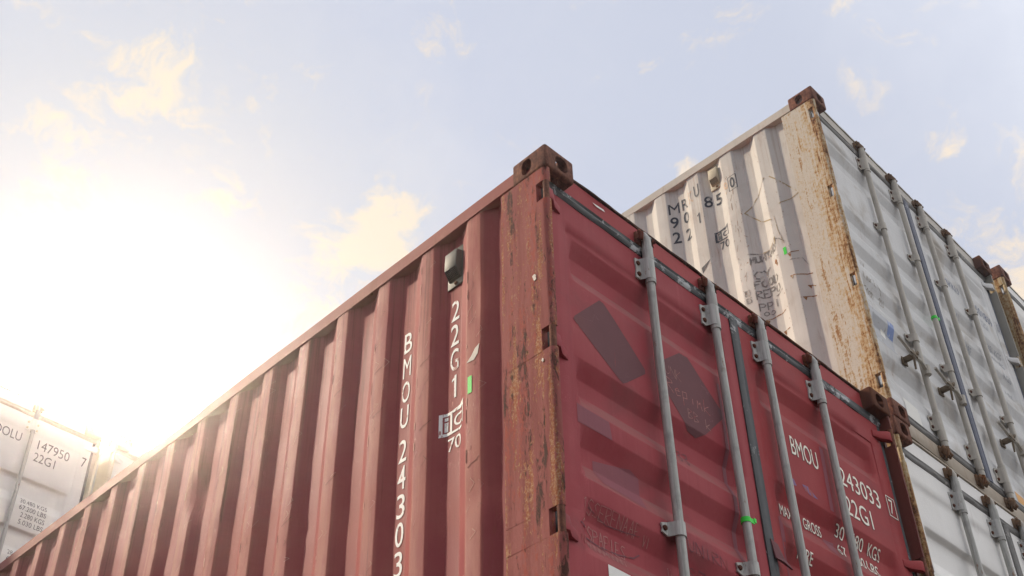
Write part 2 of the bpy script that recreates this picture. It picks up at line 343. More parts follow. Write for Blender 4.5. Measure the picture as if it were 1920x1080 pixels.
# ------------------------------------------------------------------ mesh building
class MB:
    def __init__(s): s.v = []; s.f = []; s.m = []
    def add(s, vs, fs, mat=0):
        o = len(s.v); s.v += [tuple(v) for v in vs]; s.f += [tuple(i+o for i in f) for f in fs]; s.m += [mat]*len(fs)
    def box(s, a, b, mat=0):
        (x0, y0, z0), (x1, y1, z1) = a, b
        s.add([(x0, y0, z0), (x1, y0, z0), (x1, y1, z0), (x0, y1, z0), (x0, y0, z1), (x1, y0, z1), (x1, y1, z1), (x0, y1, z1)],
              [(0, 3, 2, 1), (4, 5, 6, 7), (0, 1, 5, 4), (1, 2, 6, 5), (2, 3, 7, 6), (3, 0, 4, 7)], mat)
    def prism(s, poly, z0, z1, mat=0, axis='z', rows=1, jit=None):
        """extrude a closed polygon along an axis; jit displaces the rows a little"""
        n = len(poly); vs = []
        for k in range(rows+1):
            z = z0+(z1-z0)*k/rows
            for (a, b) in poly:
                p = {'z': (a, b, z), 'y': (a, z, b), 'x': (z, a, b)}[axis]
                vs.append(jit(p) if jit else p)
        fs = []
        for k in range(rows):
            for i in range(n):
                j = (i+1) % n; fs.append((k*n+i, k*n+j, (k+1)*n+j, (k+1)*n+i))
        fs.append(tuple(range(n-1, -1, -1))); fs.append(tuple(rows*n+i for i in range(n)))
        s.add(vs, fs, mat)
    def tube(s, pts, rad, n=14, mat=0):
        """tube along points; rad a number or one per point"""
        P = [Vector(p) for p in pts]; vs = []; fs = []
        rads = rad if isinstance(rad, (list, tuple)) else [rad]*len(P)
        for i, p in enumerate(P):
            t = (P[min(i+1, len(P)-1)]-P[max(i-1, 0)]).normalized()
            a = t.cross(Vector((0, 0, 1)) if abs(t.z) < .9 else Vector((1, 0, 0))).normalized(); b = t.cross(a)
            vs += [p+(a*math.cos(2*math.pi*k/n)+b*math.sin(2*math.pi*k/n))*rads[i] for k in range(n)]
        for i in range(len(P)-1):
            for k in range(n):
                l = (k+1) % n; fs.append((i*n+k, i*n+l, (i+1)*n+l, (i+1)*n+k))
        fs.append(tuple(range(n-1, -1, -1))); fs.append(tuple((len(P)-1)*n+k for k in range(n)))
        s.add(vs, fs, mat)
    def build(s, name, mats, parent=None, bevel=0, smooth=True, angle=35):
        me = bpy.data.meshes.new(name); me.from_pydata(s.v, [], s.f)
        for mt in (mats if isinstance(mats, (list, tuple)) else [mats]): me.materials.append(mt)
        me.polygons.foreach_set('material_index', s.m)
        bm = bmesh.new(); bm.from_mesh(me); bmesh.ops.recalc_face_normals(bm, faces=bm.faces)
        if bevel:
            es = [e for e in bm.edges if len(e.link_faces) == 2 and e.calc_face_angle(0) > R(40)]
            bmesh.ops.bevel(bm, geom=es, offset=bevel, segments=2, affect='EDGES', profile=.5, clamp_overlap=True)
        if smooth:
            for f in bm.faces: f.smooth = True
            for e in bm.edges:
                if len(e.link_faces) == 2 and e.calc_face_angle(0) > R(angle): e.smooth = False
        bm.to_mesh(me); bm.free()
        return link(name, me, parent)

def link(name, me, parent=None):
    o = bpy.data.objects.new(name, me); C.objects.link(o)
    if parent: o.parent = parent
    return o

# ------------------------------------------------------------------ container dimensions
W, L, H = 2.438, 6.058, 2.591
HINGES = (2.355, 1.655, .950, .240)
BARS = (W/2-.597, W/2-.179, W/2+.179, W/2+.597)

def make_castings():
    """the eight cast corner fittings, cut once with their oval holes"""
    bm = bmesh.new(); bmesh.ops.create_cube(bm, size=1)
    for v in bm.verts: v.co = Vector(((v.co.x+.5)*.162, (v.co.y+.5)*.178, (v.co.z+.5)*.118))
    bmesh.ops.bevel(bm, geom=bm.edges[:], offset=.011, segments=3, affect='EDGES', profile=.5)
    me = bpy.data.meshes.new('casting'); bm.to_mesh(me); bm.free(); base = link('casting', me)
    cut = []
    def cutter(vs_fn):
        b = bmesh.new(); vs_fn(b); m = bpy.data.meshes.new('cut'); b.to_mesh(m); b.free(); o = link('cut', m); cut.append(o)
    def cyl(axis, c, ru, rv, depth, p=2.6):
        def fn(b):
            n = 28; ring = []
            for k in range(n):
                a = 2*math.pi*k/n; cu, su = math.cos(a), math.sin(a)
                ring.append((math.copysign(abs(cu)**(2/p), cu)*ru, math.copysign(abs(su)**(2/p), su)*rv))
            lo, hi = [], []
            for (u, v) in ring:
                for d, l in ((-depth, lo), (depth, hi)):
                    l.append(b.verts.new({'x': (c[0]+d, c[1]+u, c[2]+v), 'y': (c[0]+u, c[1]+d, c[2]+v), 'z': (c[0]+u, c[1]+v, c[2]+d)}[axis]))
            for k in range(n):
                b.faces.new((lo[k], lo[(k+1) % n], hi[(k+1) % n], hi[k]))
            b.faces.new(lo[::-1]); b.faces.new(hi); bmesh.ops.recalc_face_normals(b, faces=b.faces)
        cutter(fn)
    def inner(b):
        bmesh.ops.create_cube(b, size=1)
        for v in b.verts: v.co = Vector((.026+(v.co.x+.5)*.112, .026+(v.co.y+.5)*.128, .020+(v.co.z+.5)*.070))
    cutter(inner)
    cyl('y', (.090, 0, .058), .034, .037, .05)
    cyl('x', (0, .101, .058), .026, .040, .05)
    cyl('z', (.081, .089, .118), .032, .062, .05, 4)
    for o in cut:
        md = base.modifiers.new('b', 'BOOLEAN'); md.object = o; md.operation = 'DIFFERENCE'; md.solver = 'EXACT'
    dg = bpy.context.evaluated_depsgraph_get()
    res = bpy.data.meshes.new_from_object(base.evaluated_get(dg))
    for o in cut+[base]: bpy.data.objects.remove(o)
    out = {}
    for ix in (0, 1):
        for iy in (0, 1):
            for iz in (0, 1):
                m = res.copy(); m.name = 'corner_casting'
                m.materials.clear()
                m.transform(Matrix.Diagonal((-1 if ix else 1, -1 if iy else 1, 1 if iz else -1, 1)))
                m.transform(Matrix.Translation((W if ix else 0, L if iy else 0, H-.118 if iz else .118)))
                if (ix+iy+(1-iz)) % 2: m.flip_normals()
                b = bmesh.new(); b.from_mesh(m)
                for f in b.faces: f.smooth = True
                for e in b.edges:
                    if len(e.link_faces) == 2 and e.calc_face_angle(0) > R(40): e.smooth = False
                b.to_mesh(m); b.free(); out[(ix, iy, iz)] = m
    return out
CAST = make_castings()

# ------------------------------------------------------------------ corrugated side panel and what is painted on it
class Side:
    """x as a function of (y, z) on the long side that faces -x; shared by the panel and its lettering"""
    def __init__(s, y0, pitch, ow, sl, seed, dents=()):
        iw = pitch-ow-2*sl; s.seed = seed; s.dents = dents
        XO, XI, c = .010, .046, .0035
        pts = [(.215, XI)]
        k = 0
        while True:
            yk = y0+pitch*k
            if yk+sl+iw > L-.2: break
            for (y, a, b) in ((yk-ow-sl, XI, XI), (yk-ow, XO, XO), (yk, XO, XO), (yk+sl, XI, XI)):
                pts.append((y, a))
            k += 1
        pts.append((L-.215, XI))
        # round the folds a little
        out = [pts[0]]
        for i in range(1, len(pts)-1):
            (ya, xa), (yb, xb), (yc, xc) = pts[i-1], pts[i], pts[i+1]
            fa = xb+(xa-xb)*c/(yb-ya) if yb > ya else xb; fc = xb+(xc-xb)*c/(yc-yb) if yc > yb else xb
            out += [(yb-c, fa), (yb, (fa+fc+2*xb)/4), (yb+c, fc)]
        out.append(pts[-1]); s.pts = out; s.ys = [p[0] for p in out]
    def base(s, y):
        p = s.pts
        if y <= p[0][0]: return p[0][1]
        lo, hi = 0, len(p)-1
        while hi-lo > 1:
            m = (lo+hi)//2
            if p[m][0] <= y: lo = m
            else: hi = m
        f = (y-p[lo][0])/max(1e-9, p[hi][0]-p[lo][0]); return p[lo][1]+(p[hi][1]-p[lo][1])*f
    def x(s, y, z):
        x = s.base(y)
        x += .0042*noise.noise((y*2.1, z*1.5, s.seed))+.0016*noise.noise((y*6, z*7, s.seed+9))
        for (dy, dz, ry, rz, a) in s.dents:
            d = ((y-dy)/ry)**2+((z-dz)/rz)**2
            if d < 6: x += a*math.exp(-d)
        return x
    def mesh(s, mat, parent, z0=.13, z1=2.492):
        b = MB(); nz = 46; ys = []
        for i, y in enumerate(s.ys):
            ys.append(y)
            if i+1 < len(s.ys) and s.ys[i+1]-y > .035: ys.append((y+s.ys[i+1])/2)
        n = len(ys)
        vs = [(s.x(y, z0+(z1-z0)*k/nz), y, z0+(z1-z0)*k/nz) for k in range(nz+1) for y in ys]
        fs = [(k*n+i, k*n+i+1, (k+1)*n+i+1, (k+1)*n+i) for k in range(nz) for i in range(n-1)]
        b.add(vs, fs); return b.build('side_panel', mat, parent, angle=50)
    def place(s, bm2, off):      # (u, v) -> surface; u runs to the right for a viewer outside, so y = -u
        for v in bm2.verts:
            y, z = -v.co.x, v.co.y; v.co = Vector((s.x(y, z)-off, y, z))
    def cuts(s): return [-y for y in s.ys], [.13+(2.492-.13)*k/46 for k in range(47)]

class Door:
    """y as a function of (x, z) on a door leaf"""
    def __init__(s, xa, xb, pa, pb, grooves, depth, seed, shape=(.072, .070, .068)):
        s.xa, s.xb, s.pa, s.pb, s.g, s.depth, s.seed, s.sh = xa, xb, pa, pb, grooves, depth, seed, shape
        s.z0, s.z1 = .165, 2.428
        a, b, c = shape; prof = []
        for t in sorted(grooves):
            prof += [(t-a-b-c, 0), (t-a-b, 1), (t-a, 1), (t, 0)]
        s.prof = prof
        zs = [s.z0, .262, .266, 2.280, 2.284, s.z1]
        for (z, d) in prof: zs += [z-.005, z, z+.005]
        s.zs = sorted(zs); e = .034
        s.xs = sorted([xa, pa-.003, pa, pa+.012, pa+.012+e/2, pa+.012+e, pb-.012-e, pb-.012-e/2, pb-.012, pb, pb+.003, xb])
    def groove(s, z):
        p = s.prof
        if not p or z <= p[0][0] or z >= p[-1][0]: return 0
        for i in range(len(p)-1):
            if p[i][0] <= z <= p[i+1][0]:
                f = (z-p[i][0])/max(1e-9, p[i+1][0]-p[i][0]); return p[i][1]+(p[i+1][1]-p[i][1])*f
        return 0
    def y(s, x, z):
        y = .060
        if s.pa <= x <= s.pb and .266 <= z <= 2.280:
            y += .003
            e = min(1, max(0, (x-s.pa-.012)/.034), max(0, (s.pb-.012-x)/.034))
            c = .004
            g = (s.groove(z-c)+2*s.groove(z)+s.groove(z+c))/4
            y += s.depth*g*min(1, e)
            y += .0030*noise.noise((x*2.2, z*2.4, s.seed))
        y += .0018*noise.noise((x*4, z*3, s.seed+5))
        return y
    def grid(s):
        xs = []
        for i, x in enumerate(s.xs):
            xs.append(x)
            if i+1 < len(s.xs):
                n = int((s.xs[i+1]-x)/.06); xs += [x+(s.xs[i+1]-x)*(k+1)/(n+1) for k in range(n)]
        zs = []
        for i, z in enumerate(s.zs):
            zs.append(z)
            if i+1 < len(s.zs):
                n = int((s.zs[i+1]-z)/.05); zs += [z+(s.zs[i+1]-z)*(k+1)/(n+1) for k in range(n)]
        return xs, zs
    def mesh(s, mat, parent):
        xs, zs = s.grid(); n, m = len(xs), len(zs)
        vs = [(x, s.y(x, z), z) for z in zs for x in xs]
        fs = [(k*n+i, k*n+i+1, (k+1)*n+i+1, (k+1)*n+i) for k in range(m-1) for i in range(n-1)]
        # returns of the leaf
        rim = [i for i in range(n)]+[k*n+n-1 for k in range(1, m)]+[(m-1)*n+i for i in range(n-2, -1, -1)]+[k*n for k in range(m-2, 0, -1)]
        o = len(vs); vs += [(vs[i][0], .112, vs[i][2]) for i in rim]
        for q in range(len(rim)):
            r = (q+1) % len(rim); fs.append((rim[q], o+q, o+r, rim[r]))
        fs.append(tuple(o+q for q in range(len(rim))))
        b = MB(); b.add(vs, fs); return b.build('door', mat, parent, angle=48)
    def place(s, bm2, off):
        for v in bm2.verts:
            x, z = v.co.x, v.co.y; v.co = Vector((x, s.y(x, z)-off, z))
    def cuts(s): return s.grid()

def conform(bm2, surf, off, name, mats, parent):
    """cut a flat drawing along the folds of a surface and lay it on"""
    us, vs = surf.cuts()
    if bm2.verts:
        u0 = min(v.co.x for v in bm2.verts); u1 = max(v.co.x for v in bm2.verts)
        v0 = min(v.co.y for v in bm2.verts); v1 = max(v.co.y for v in bm2.verts)
        for u in us:
            if u0 < u < u1: bmesh.ops.bisect_plane(bm2, geom=bm2.verts[:]+bm2.edges[:]+bm2.faces[:], plane_co=(u, 0, 0), plane_no=(1, 0, 0), dist=1e-6)
        for v in vs:
            if v0 < v < v1: bmesh.ops.bisect_plane(bm2, geom=bm2.verts[:]+bm2.edges[:]+bm2.faces[:], plane_co=(0, v, 0), plane_no=(0, 1, 0), dist=1e-6)
        bmesh.ops.triangulate(bm2, faces=bm2.faces[:])
    surf.place(bm2, off)
    me = bpy.data.meshes.new(name); bm2.to_mesh(me); bm2.free()
    for m in (mats if isinstance(mats, (list, tuple)) else [mats]): me.materials.append(m)
    return link(name, me, parent)

GLY = {}
def glyphs(txt, weight=0.0):
    """flat triangles of a text, scaled to the unit box"""
    if (txt, weight) in GLY: return GLY[(txt, weight)]
    cu = bpy.data.curves.new('t', 'FONT'); cu.body = txt; cu.size = 1; cu.resolution_u = 4; cu.offset = weight; cu.fill_mode = 'BOTH'; cu.dimensions = '2D'
    o = link('t', cu); dg = bpy.context.evaluated_depsgraph_get(); me = bpy.data.meshes.new_from_object(o.evaluated_get(dg))
    vs = [v.co.copy() for v in me.vertices]; fs = [tuple(p.vertices) for p in me.polygons]
    x0, x1 = min(v.x for v in vs), max(v.x for v in vs); y0, y1 = min(v.y for v in vs), max(v.y for v in vs)
    vs = [((v.x-x0)/(x1-x0), (v.y-y0)/(y1-y0)) for v in vs]
    bpy.data.objects.remove(o); GLY[(txt, weight)] = (vs, fs); return vs, fs
class Draw:
    """collects flat 2-D shapes (u to the right, v up)"""
    def __init__(s): s.bm = bmesh.new()
    def poly(s, pts, mat=0):
        f = s.bm.faces.new([s.bm.verts.new((a, b, 0)) for a, b in pts]); f.material_index = mat
    def text(s, txt, u0, u1, v0, v1, mat=0, weight=.0, shear=0.0):
        if txt == '1':
            U = lambda a: u0+a*(u1-u0); V = lambda b: v0+b*(v1-v0)
            s.poly([(U(.52), V(0)), (U(1), V(0)), (U(1), V(1)), (U(.60), V(1)), (U(.52), V(.92))], mat); s.poly([(U(0), V(.74)), (U(.52), V(.80)), (U(.52), V(.92)), (U(.0), V(.84))], mat); return
        vs, fs = glyphs(txt, weight)
        bv = [s.bm.verts.new((u0+a*(u1-u0)+shear*b*(v1-v0), v0+b*(v1-v0), 0)) for a, b in vs]
        for f in fs:
            try: s.bm.faces.new([bv[i] for i in f]).material_index = mat
            except ValueError: pass
    def rect(s, u0, u1, v0, v1, mat=0): s.poly([(u0, v0), (u1, v0), (u1, v1), (u0, v1)], mat)
    def frame(s, u0, u1, v0, v1, w, mat=0):
        s.rect(u0, u1, v1-w, v1, mat); s.rect(u0, u1, v0, v0+w, mat); s.rect(u0, u0+w, v0+w, v1-w, mat); s.rect(u1-w, u1, v0+w, v1-w, mat)
    def stroke(s, pts, w, mat=0):
        for (a, b), (c, d) in zip(pts[:-1], pts[1:]):
            l = math.hypot(c-a, d-b)
            if l < 1e-5: continue
            nx, ny = -(d-b)/l*w/2, (c-a)/l*w/2; ex, ey = (c-a)/l*w*.3, (d-b)/l*w*.3
            s.poly([(a-nx-ex, b-ny-ey), (c-nx+ex, d-ny+ey), (c+nx+ex, d+ny+ey), (a+nx-ex, b+ny-ey)], mat)
    def hand(s, txt, u0, u1, v0, v1, w, mat=0, wob=.06, slope=0.0):
        n = len(txt); cw = (u1-u0)/n
        for i, ch in enumerate(txt):
            for st in HAND.get(ch, []):
                pts = [(u0+(i+.08+a*.8+random.uniform(-wob, wob)*.7)*cw, v0+slope*(i/n)+(b+random.uniform(-wob, wob))*(v1-v0)) for a, b in st]
                s.stroke(pts, w, mat)
    def on(s, surf, off, name, mats, parent): return conform(s.bm, surf, off, name, mats, parent)
HAND = {
 'A': [[(0, 0), (.5, 1), (1, 0)], [(.2, .4), (.8, .45)]], 'B': [[(0, 0), (0, 1), (.8, .85), (.1, .5), (.9, .2), (0, 0)]], 'C': [[(1, .85), (.5, 1), (.05, .6), (.2, .1), (.6, 0), (1, .2)]],
 'D': [[(0, 0), (0, 1), (.7, .9), (1, .5), (.7, .1), (0, 0)]], 'E': [[(1, 1), (0, 1), (0, 0), (1, 0)], [(0, .5), (.7, .5)]], 'F': [[(0, 0), (0, 1), (1, 1)], [(0, .5), (.7, .55)]],
 'G': [[(1, .85), (.5, 1), (0, .5), (.4, 0), (1, .15), (1, .5), (.5, .5)]], 'H': [[(0, 0), (0, 1)], [(1, 0), (1, 1)], [(0, .5), (1, .5)]], 'I': [[(.5, 0), (.5, 1)]], 'K': [[(0, 0), (0, 1)], [(1, 1), (0, .45), (1, 0)]],
 'L': [[(0, 1), (0, 0), (1, 0)]], 'M': [[(0, 0), (.1, 1), (.5, .3), (.9, 1), (1, 0)]], 'N': [[(0, 0), (0, 1), (1, 0), (1, 1)]], 'O': [[(.5, 1), (.05, .7), (.1, .2), (.5, 0), (.95, .3), (.9, .8), (.5, 1)]],
 'P': [[(0, 0), (0, 1), (.8, .95), (.95, .7), (.7, .5), (0, .5)]], 'R': [[(0, 0), (0, 1), (.8, .95), (.9, .7), (0, .5), (1, 0)]], 'S': [[(1, .9), (.4, 1), (.05, .75), (.9, .35), (.7, .02), (0, .1)]],
 'T': [[(0, 1), (1, 1)], [(.5, 1), (.5, 0)]], 'U': [[(0, 1), (.05, .2), (.5, 0), (.95, .2), (1, 1)]], 'V': [[(0, 1), (.5, 0), (1, 1)]], 'Y': [[(0, 1), (.5, .5), (1, 1)], [(.5, .5), (.4, 0)]],
 '1': [[(.2, .8), (.5, 1), (.5, 0)]], '3': [[(0, .95), (.7, 1), (.85, .75), (.35, .55), (.9, .3), (.7, 0), (.3, .05)]], '2': [[(0, .8), (.5, 1), (.9, .7), (0, 0), (1, 0)]],
 'e': [[(0, .3), (.8, .4), (.5, .6), (.1, .4), (.3, 0), (.9, .1)]], 'p': [[(.1, .6), (.1, -.5)], [(.1, .5), (.7, .6), (.8, .2), (.1, .05)]], 'i': [[(.5, .5), (.5, 0)]], 'n': [[(0, 0), (.1, .55), (.3, .3), (.6, .6), (.8, 0)]],
 'k': [[(0, 0), (0, 1)], [(.8, .6), (0, .25), (.9, 0)]], 'r': [[(.1, 0), (.1, .6)], [(.1, .4), (.8, .6)]], 'o': [[(.5, .6), (.1, .4), (.3, 0), (.8, .15), (.8, .5), (.5, .6)]],
}

# ------------------------------------------------------------------ parts of a container
def mirror(poly, on): return [(W-a, b) for a, b in poly][::-1] if on else poly
def corner_post(right, mat, pin_mat, parent, seed):
    arc = [(.024-.020*math.cos(a), .026-.020*math.sin(a)) for a in (0, .4, .8, 1.17, 1.57)]
    full = [(.004, .246), (.004, .14), (.004, .07)]+arc+[(.030, .007), (.032, .060), (.036, .104), (.050, .108), (.052, .142), (.030, .165), (.022, .246)]
    rear = [(.004, .246), (.004, .14), (.004, .058), (.030, .056), (.034, .102), (.050, .108), (.052, .142), (.030, .165), (.022, .246)]
    full, rear = mirror(full, right), mirror(rear, right)
    def jit(p):
        x, y, z = p
        k = .0022*noise.noise((x*40+seed, y*14, z*9))+.0012*noise.noise((x*50, y*40+seed, z*30))
        return (x+(-k if right else k), y+.0016*noise.noise((z*11, seed, x*30)), z)
    b = MB(); z = .116
    for hz in sorted(HINGES):
        b.prism(full, z, hz-.047, rows=max(2, int((hz-.047-z)/.045)), jit=jit); b.prism(rear, hz-.0485, hz+.0485); z = hz+.047
    b.prism(full, z, 2.475, rows=3, jit=jit)
    o = b.build('corner_post', mat, parent, angle=28)
    for hz in HINGES:
        p = MB(); x = W-.0185 if right else .0185; p.tube([(x, .0195, hz-.0465), (x, .0195, hz+.0465)], .0125)
        p.build('hinge_pin', pin_mat, o)
    return o

def strip(b, x0, x1, z0, z1, y, t=.010, wave=.0, mat=0, vertical=False, seed=0):
    """rubber lip seal with a rounded, slightly uneven face"""
    n = 36; prof = [(-.5, .022), (-.5, .004), (-.36, 0), (-.1, -.004), (.12, -.001), (.34, -.005), (.5, .003), (.5, .022)]
    rows = []
    for k in range(n+1):
        f = k/n; row = []
        for (a, d) in prof:
            wv = wave*noise.noise((f*9+seed, a*2, 3.3))
            if vertical: row.append((x0+(x1-x0)*(a+.5)+wv, y+d+wv, z0+(z1-z0)*f))
            else: row.append((x0+(x1-x0)*f, y+d+wv, z0+(z1-z0)*(a+.5)+wv))
        rows.append(row)
    m = len(prof); vs = [p for r in rows for p in r]
    fs = [(k*m+i, k*m+(i+1) % m, (k+1)*m+(i+1) % m, (k+1)*m+i) for k in range(n) for i in range(m)]
    fs += [tuple(range(m)), tuple(n*m+i for i in range(m))]
    b.add(vs, fs, mat)

def hinge_lug(x, side, z, mat, parent):
    """pressed lug from the door stile to the hinge pin; side = -1 on the left jamb, +1 on the right"""
    X = lambda a: (W-a) if side > 0 else a
    b = MB()
    prof = [(.024, .014), (.052, .016), (.088, .042), (.132, .0555), (.132, .066), (.080, .064), (.024, .034)]
    prof = [(X(a), c) for a, c in prof]
    if side > 0: prof = prof[::-1]
    vs = []
    for zz in (0, 1):
        for (a, c) in prof:
            d = abs(a-(X(.024)))
            h0, h1 = z-.030+.010*min(1, d/.1), z+.026-.010*min(1, d/.1)
            vs.append((a, c, h1 if zz else h0))
    n = len(prof); fs = [(i, (i+1) % n, n+(i+1) % n, n+i) for i in range(n)]+[tuple(range(n-1, -1, -1)), tuple(range(n, 2*n))]
    b.add(vs, fs); return b.build('hinge', mat, parent, bevel=.003)

def locking_bar(x, S, parent, i):
    bar_m, plate_m, keep_m, dark = S['bar'], S['plate'], S['keeper'], M['handle']
    yb = .030
    b = MB()
    bend = [(x+.0045*noise.noise((x*3, z*1.3, S['seed'])), yb+.0015*noise.noise((x*5, z, 2.2)), z) for z in [2.488-(2.488-.10)*k/18 for k in range(19)]]
    b.tube(bend, .0172, 18)
    for z0, z1, r in ((2.455, 2.487, .0195), (2.385, 2.455, .0225), (2.262, 2.282, .0215), (.305, .325, .0215), (.135, .205, .0225), (.10, .135, .0195)):
        b.tube([(x, yb, z0), (x, yb, z1)], r, 18)
    o = b.build('locking_bar', bar_m, parent)
    # cams and keepers, top and bottom
    for top in (1, 0):
        zc, s = (2.505, 1) if top else (.070, -1)
        b = MB()
        b.box((x-.040, .046, zc-.030), (x+.036, .062, zc+.036))
        b.tube([(x-.034, .030, zc-.022*s), (x-.041, .022, zc+.004*s), (x-.036, .034, zc+.030*s)], [.010, .013, .010], 8)
        b.tube([(x+.030, .030, zc-.018*s), (x+.040, .024, zc+.006*s), (x+.034, .036, zc+.024*s)], [.009, .012, .009], 8)
        b.box((x-.042, .024, zc-.012), (x-.024, .060, zc+.018)); b.box((x+.022, .026, zc-.012), (x+.040, .060, zc+.014))
        b.build('cam_keeper', keep_m, o, bevel=.003)
        b = MB()
        b.tube([(x, yb, zc-.030*s), (x-.003, yb-.002, zc-.004*s), (x-.008, yb+.004, zc+.022*s), (x-.012, yb+.016, zc+.046*s)], [.0185, .019, .014, .007], 12)
        b.tube([(x+.004, yb, zc-.02*s), (x+.016, yb-.006, zc+.006*s), (x+.018, yb+.006, zc+.026*s)], [.013, .012, .006], 10)
        b.build('cam', [S['cam']], o)
    # bearing housings: a pressed saddle over the bar with two bolted flanges
    def saddle(z0, z1, w0, w1, name, mt, bolts, notch):
        b = MB(); n = 12; cols = []
        for k in range(n+1):
            a = math.pi*(k/n); cols.append((x+.0255*math.cos(math.pi-a), yb+.004-.0255*math.sin(a)))
        xs = [(x-w0, .0535), (x-.036, .0525)]+cols+[(x+.034, .0525), (x+w1, .0535)]
        vs = []; m = len(xs)
        for j, z in enumerate((z0, z0+(z1-z0)*.2, z0+(z1-z0)*.5, z0+(z1-z0)*.8, z1)):
            for (a, c) in xs:
                d = (a-x)
                tap = notch*(1 if abs(d) > .045 else 0)*(1 if j in (0, 4) else 0)
                pinch = .006*(1 if abs(d) > .03 else 0)*(1 if j == 2 else 0)
                vs.append((a+(pinch if d < 0 else -pinch), c, z+(tap if j == 0 else -tap)))
        for j in range(5):
            vs += [(v[0], v[1]+.006, v[2]) for v in vs[j*m:(j+1)*m]]
        # front sheet rows 0..4 then back rows 5..9
        fs = [(r*m+i, r*m+i+1, (r+1)*m+i+1, (r+1)*m+i) for r in range(4) for i in range(m-1)]
        fs += [(f[3]+5*m, f[2]+5*m, f[1]+5*m, f[0]+5*m) for f in fs]
        rim = list(range(m))+[r*m+m-1 for r in range(1, 5)]+[4*m+i for i in range(m-2, -1, -1)]+[r*m for r in range(3, 0, -1)]
        fs += [(rim[q], rim[(q+1) % len(rim)], rim[(q+1) % len(rim)]+5*m, rim[q]+5*m) for q in range(len(rim))]
        b.add(vs, fs)
        g = b.build(name, mt, o, angle=45)
        for bx, bz in [(bx, bz) for bx in (x-w0+.015, x+w1-.011) for bz in bolts]:
            bb = MB(); bb.tube([(bx, .054, bz), (bx, .0475, bz), (bx, .044, bz)], [.0105, .0100, .0055], 10); bb.build('bolt', S['bolt'], o)
    saddle(2.280, 2.388, .058, .052, 'guide_bracket', plate_m, (2.305, 2.362), .004)
    saddle(.205, .305, .058, .052, 'guide_bracket', plate_m, (.228, .282), .004)
    for z in S['mid']:
        saddle(z-.027, z+.027, .066, .050, 'guide_bracket', S['midmat'], (z,), .010)
    # handle with hub, catch and retainer
    sgn = -1 if i != 2 else 1
    if i == 2: return o
    hz = .615
    b = MB()
    b.prism([(x-.026, hz-.05), (x+.020, hz-.06), (x+.024, hz+.035), (x+.004, hz+.062), (x-.024, hz+.05)], .004, .012, axis='x') if False else None
    b.tube([(x-.004, .012, hz-.030), (x-.004, .012, hz+.030)], [.022, .024], 10)
    b.tube([(x+sgn*.006, .012, hz), (x+sgn*.09, .000, hz+.018), (x+sgn*.17, .000, hz+.012), (x+sgn*.26, -.006, hz+.036), (x+sgn*.325, -.004, hz+.064)], [.014, .012, .011, .010, .0095], 8)
    b.build('handle', S['bar'], o)
    b = MB(); cx = x+sgn*.175
    b.prism([(cx-.030, hz-.030), (cx+.034, hz-.020), (cx+.030, hz+.030), (cx-.022, hz+.026)], .054, .062, axis='y')
    b.prism([(cx-.040, hz+.012), (cx+.036, hz+.004), (cx+.046, hz+.026), (cx+.010, hz+.046), (cx-.034, hz+.034)], -.012, -.004, axis='y')
    b.prism([(cx-.012, hz-.008), (cx+.012, hz-.008), (cx+.010, hz+.024), (cx-.010, hz+.024)], -.006, .056, axis='y')
    b.tube([(cx-.012, -.004, hz-.004), (cx-.030, -.012, hz-.04), (cx-.022, -.004, hz-.100)], [.007, .0075, .006], 8)
    b.tube([(cx+.03, -.006, hz+.03), (cx+.046, -.012, hz+.05), (cx+.062, -.006, hz+.044)], [.010, .010, .004], 8)
    b.build('handle_catch', dark, o, bevel=.003)
    return o

def vent(y, z, mat, parent, x0):
    """small ventilator hood: plate, sloping grille below"""
    b = MB()
    b.box((x0-.004, y-.046, z-.100), (x0+.006, y+.046, z+.100))
    hood = [(x0-.003, z+.072), (x0-.032, z+.064), (x0-.035, z-.022), (x0-.009, z-.066), (x0-.003, z-.068)]
    b.prism(hood, y-.034, y+.034, axis='y')
    o = b.build('ventilator', mat, parent, bevel=.0025)
    g = MB(); a = Vector((x0-.0355, 0, z-.026)); c = Vector((x0-.0110, 0, z-.0635)); nrm = Vector((-.044, 0, -.026)).normalized()
    p = lambda f, w, d: tuple(Vector((a.x+(c.x-a.x)*f, y+w, a.z+(c.z-a.z)*f))+nrm*d)
    g.add([p(.06, -.029, .0012), p(.06, .029, .0012), p(.96, .029, .0012), p(.96, -.029, .0012)], [(0, 1, 2, 3)], 1)
    def bar(f0, f1, w0, w1):
        g.add([p(f0, w0, .001), p(f0, w1, .001), p(f1, w1, .001), p(f1, w0, .001), p(f0, w0, .0042), p(f0, w1, .0042), p(f1, w1, .0042), p(f1, w0, .0042)],
              [(0, 1, 2, 3), (4, 5, 6, 7), (0, 1, 5, 4), (1, 2, 6, 5), (2, 3, 7, 6), (3, 0, 4, 7)], 0)
    for k in range(7): bar(.06+.145*k, .06+.145*k+.03, -.029, .029)
    for k in range(8): bar(.06, .96, -.029+.008*k, -.029+.008*k+.0018)
    g.build('grille', [mat, M['vent_dark']], o)
    for zz in (z-.086, z+.086):
        s = MB(); s.tube([(x0-.003, y-.004, zz), (x0-.011, y-.004, zz)], [.009, .006], 10); s.build('screw', M['keeper_brown'], o)
    return o

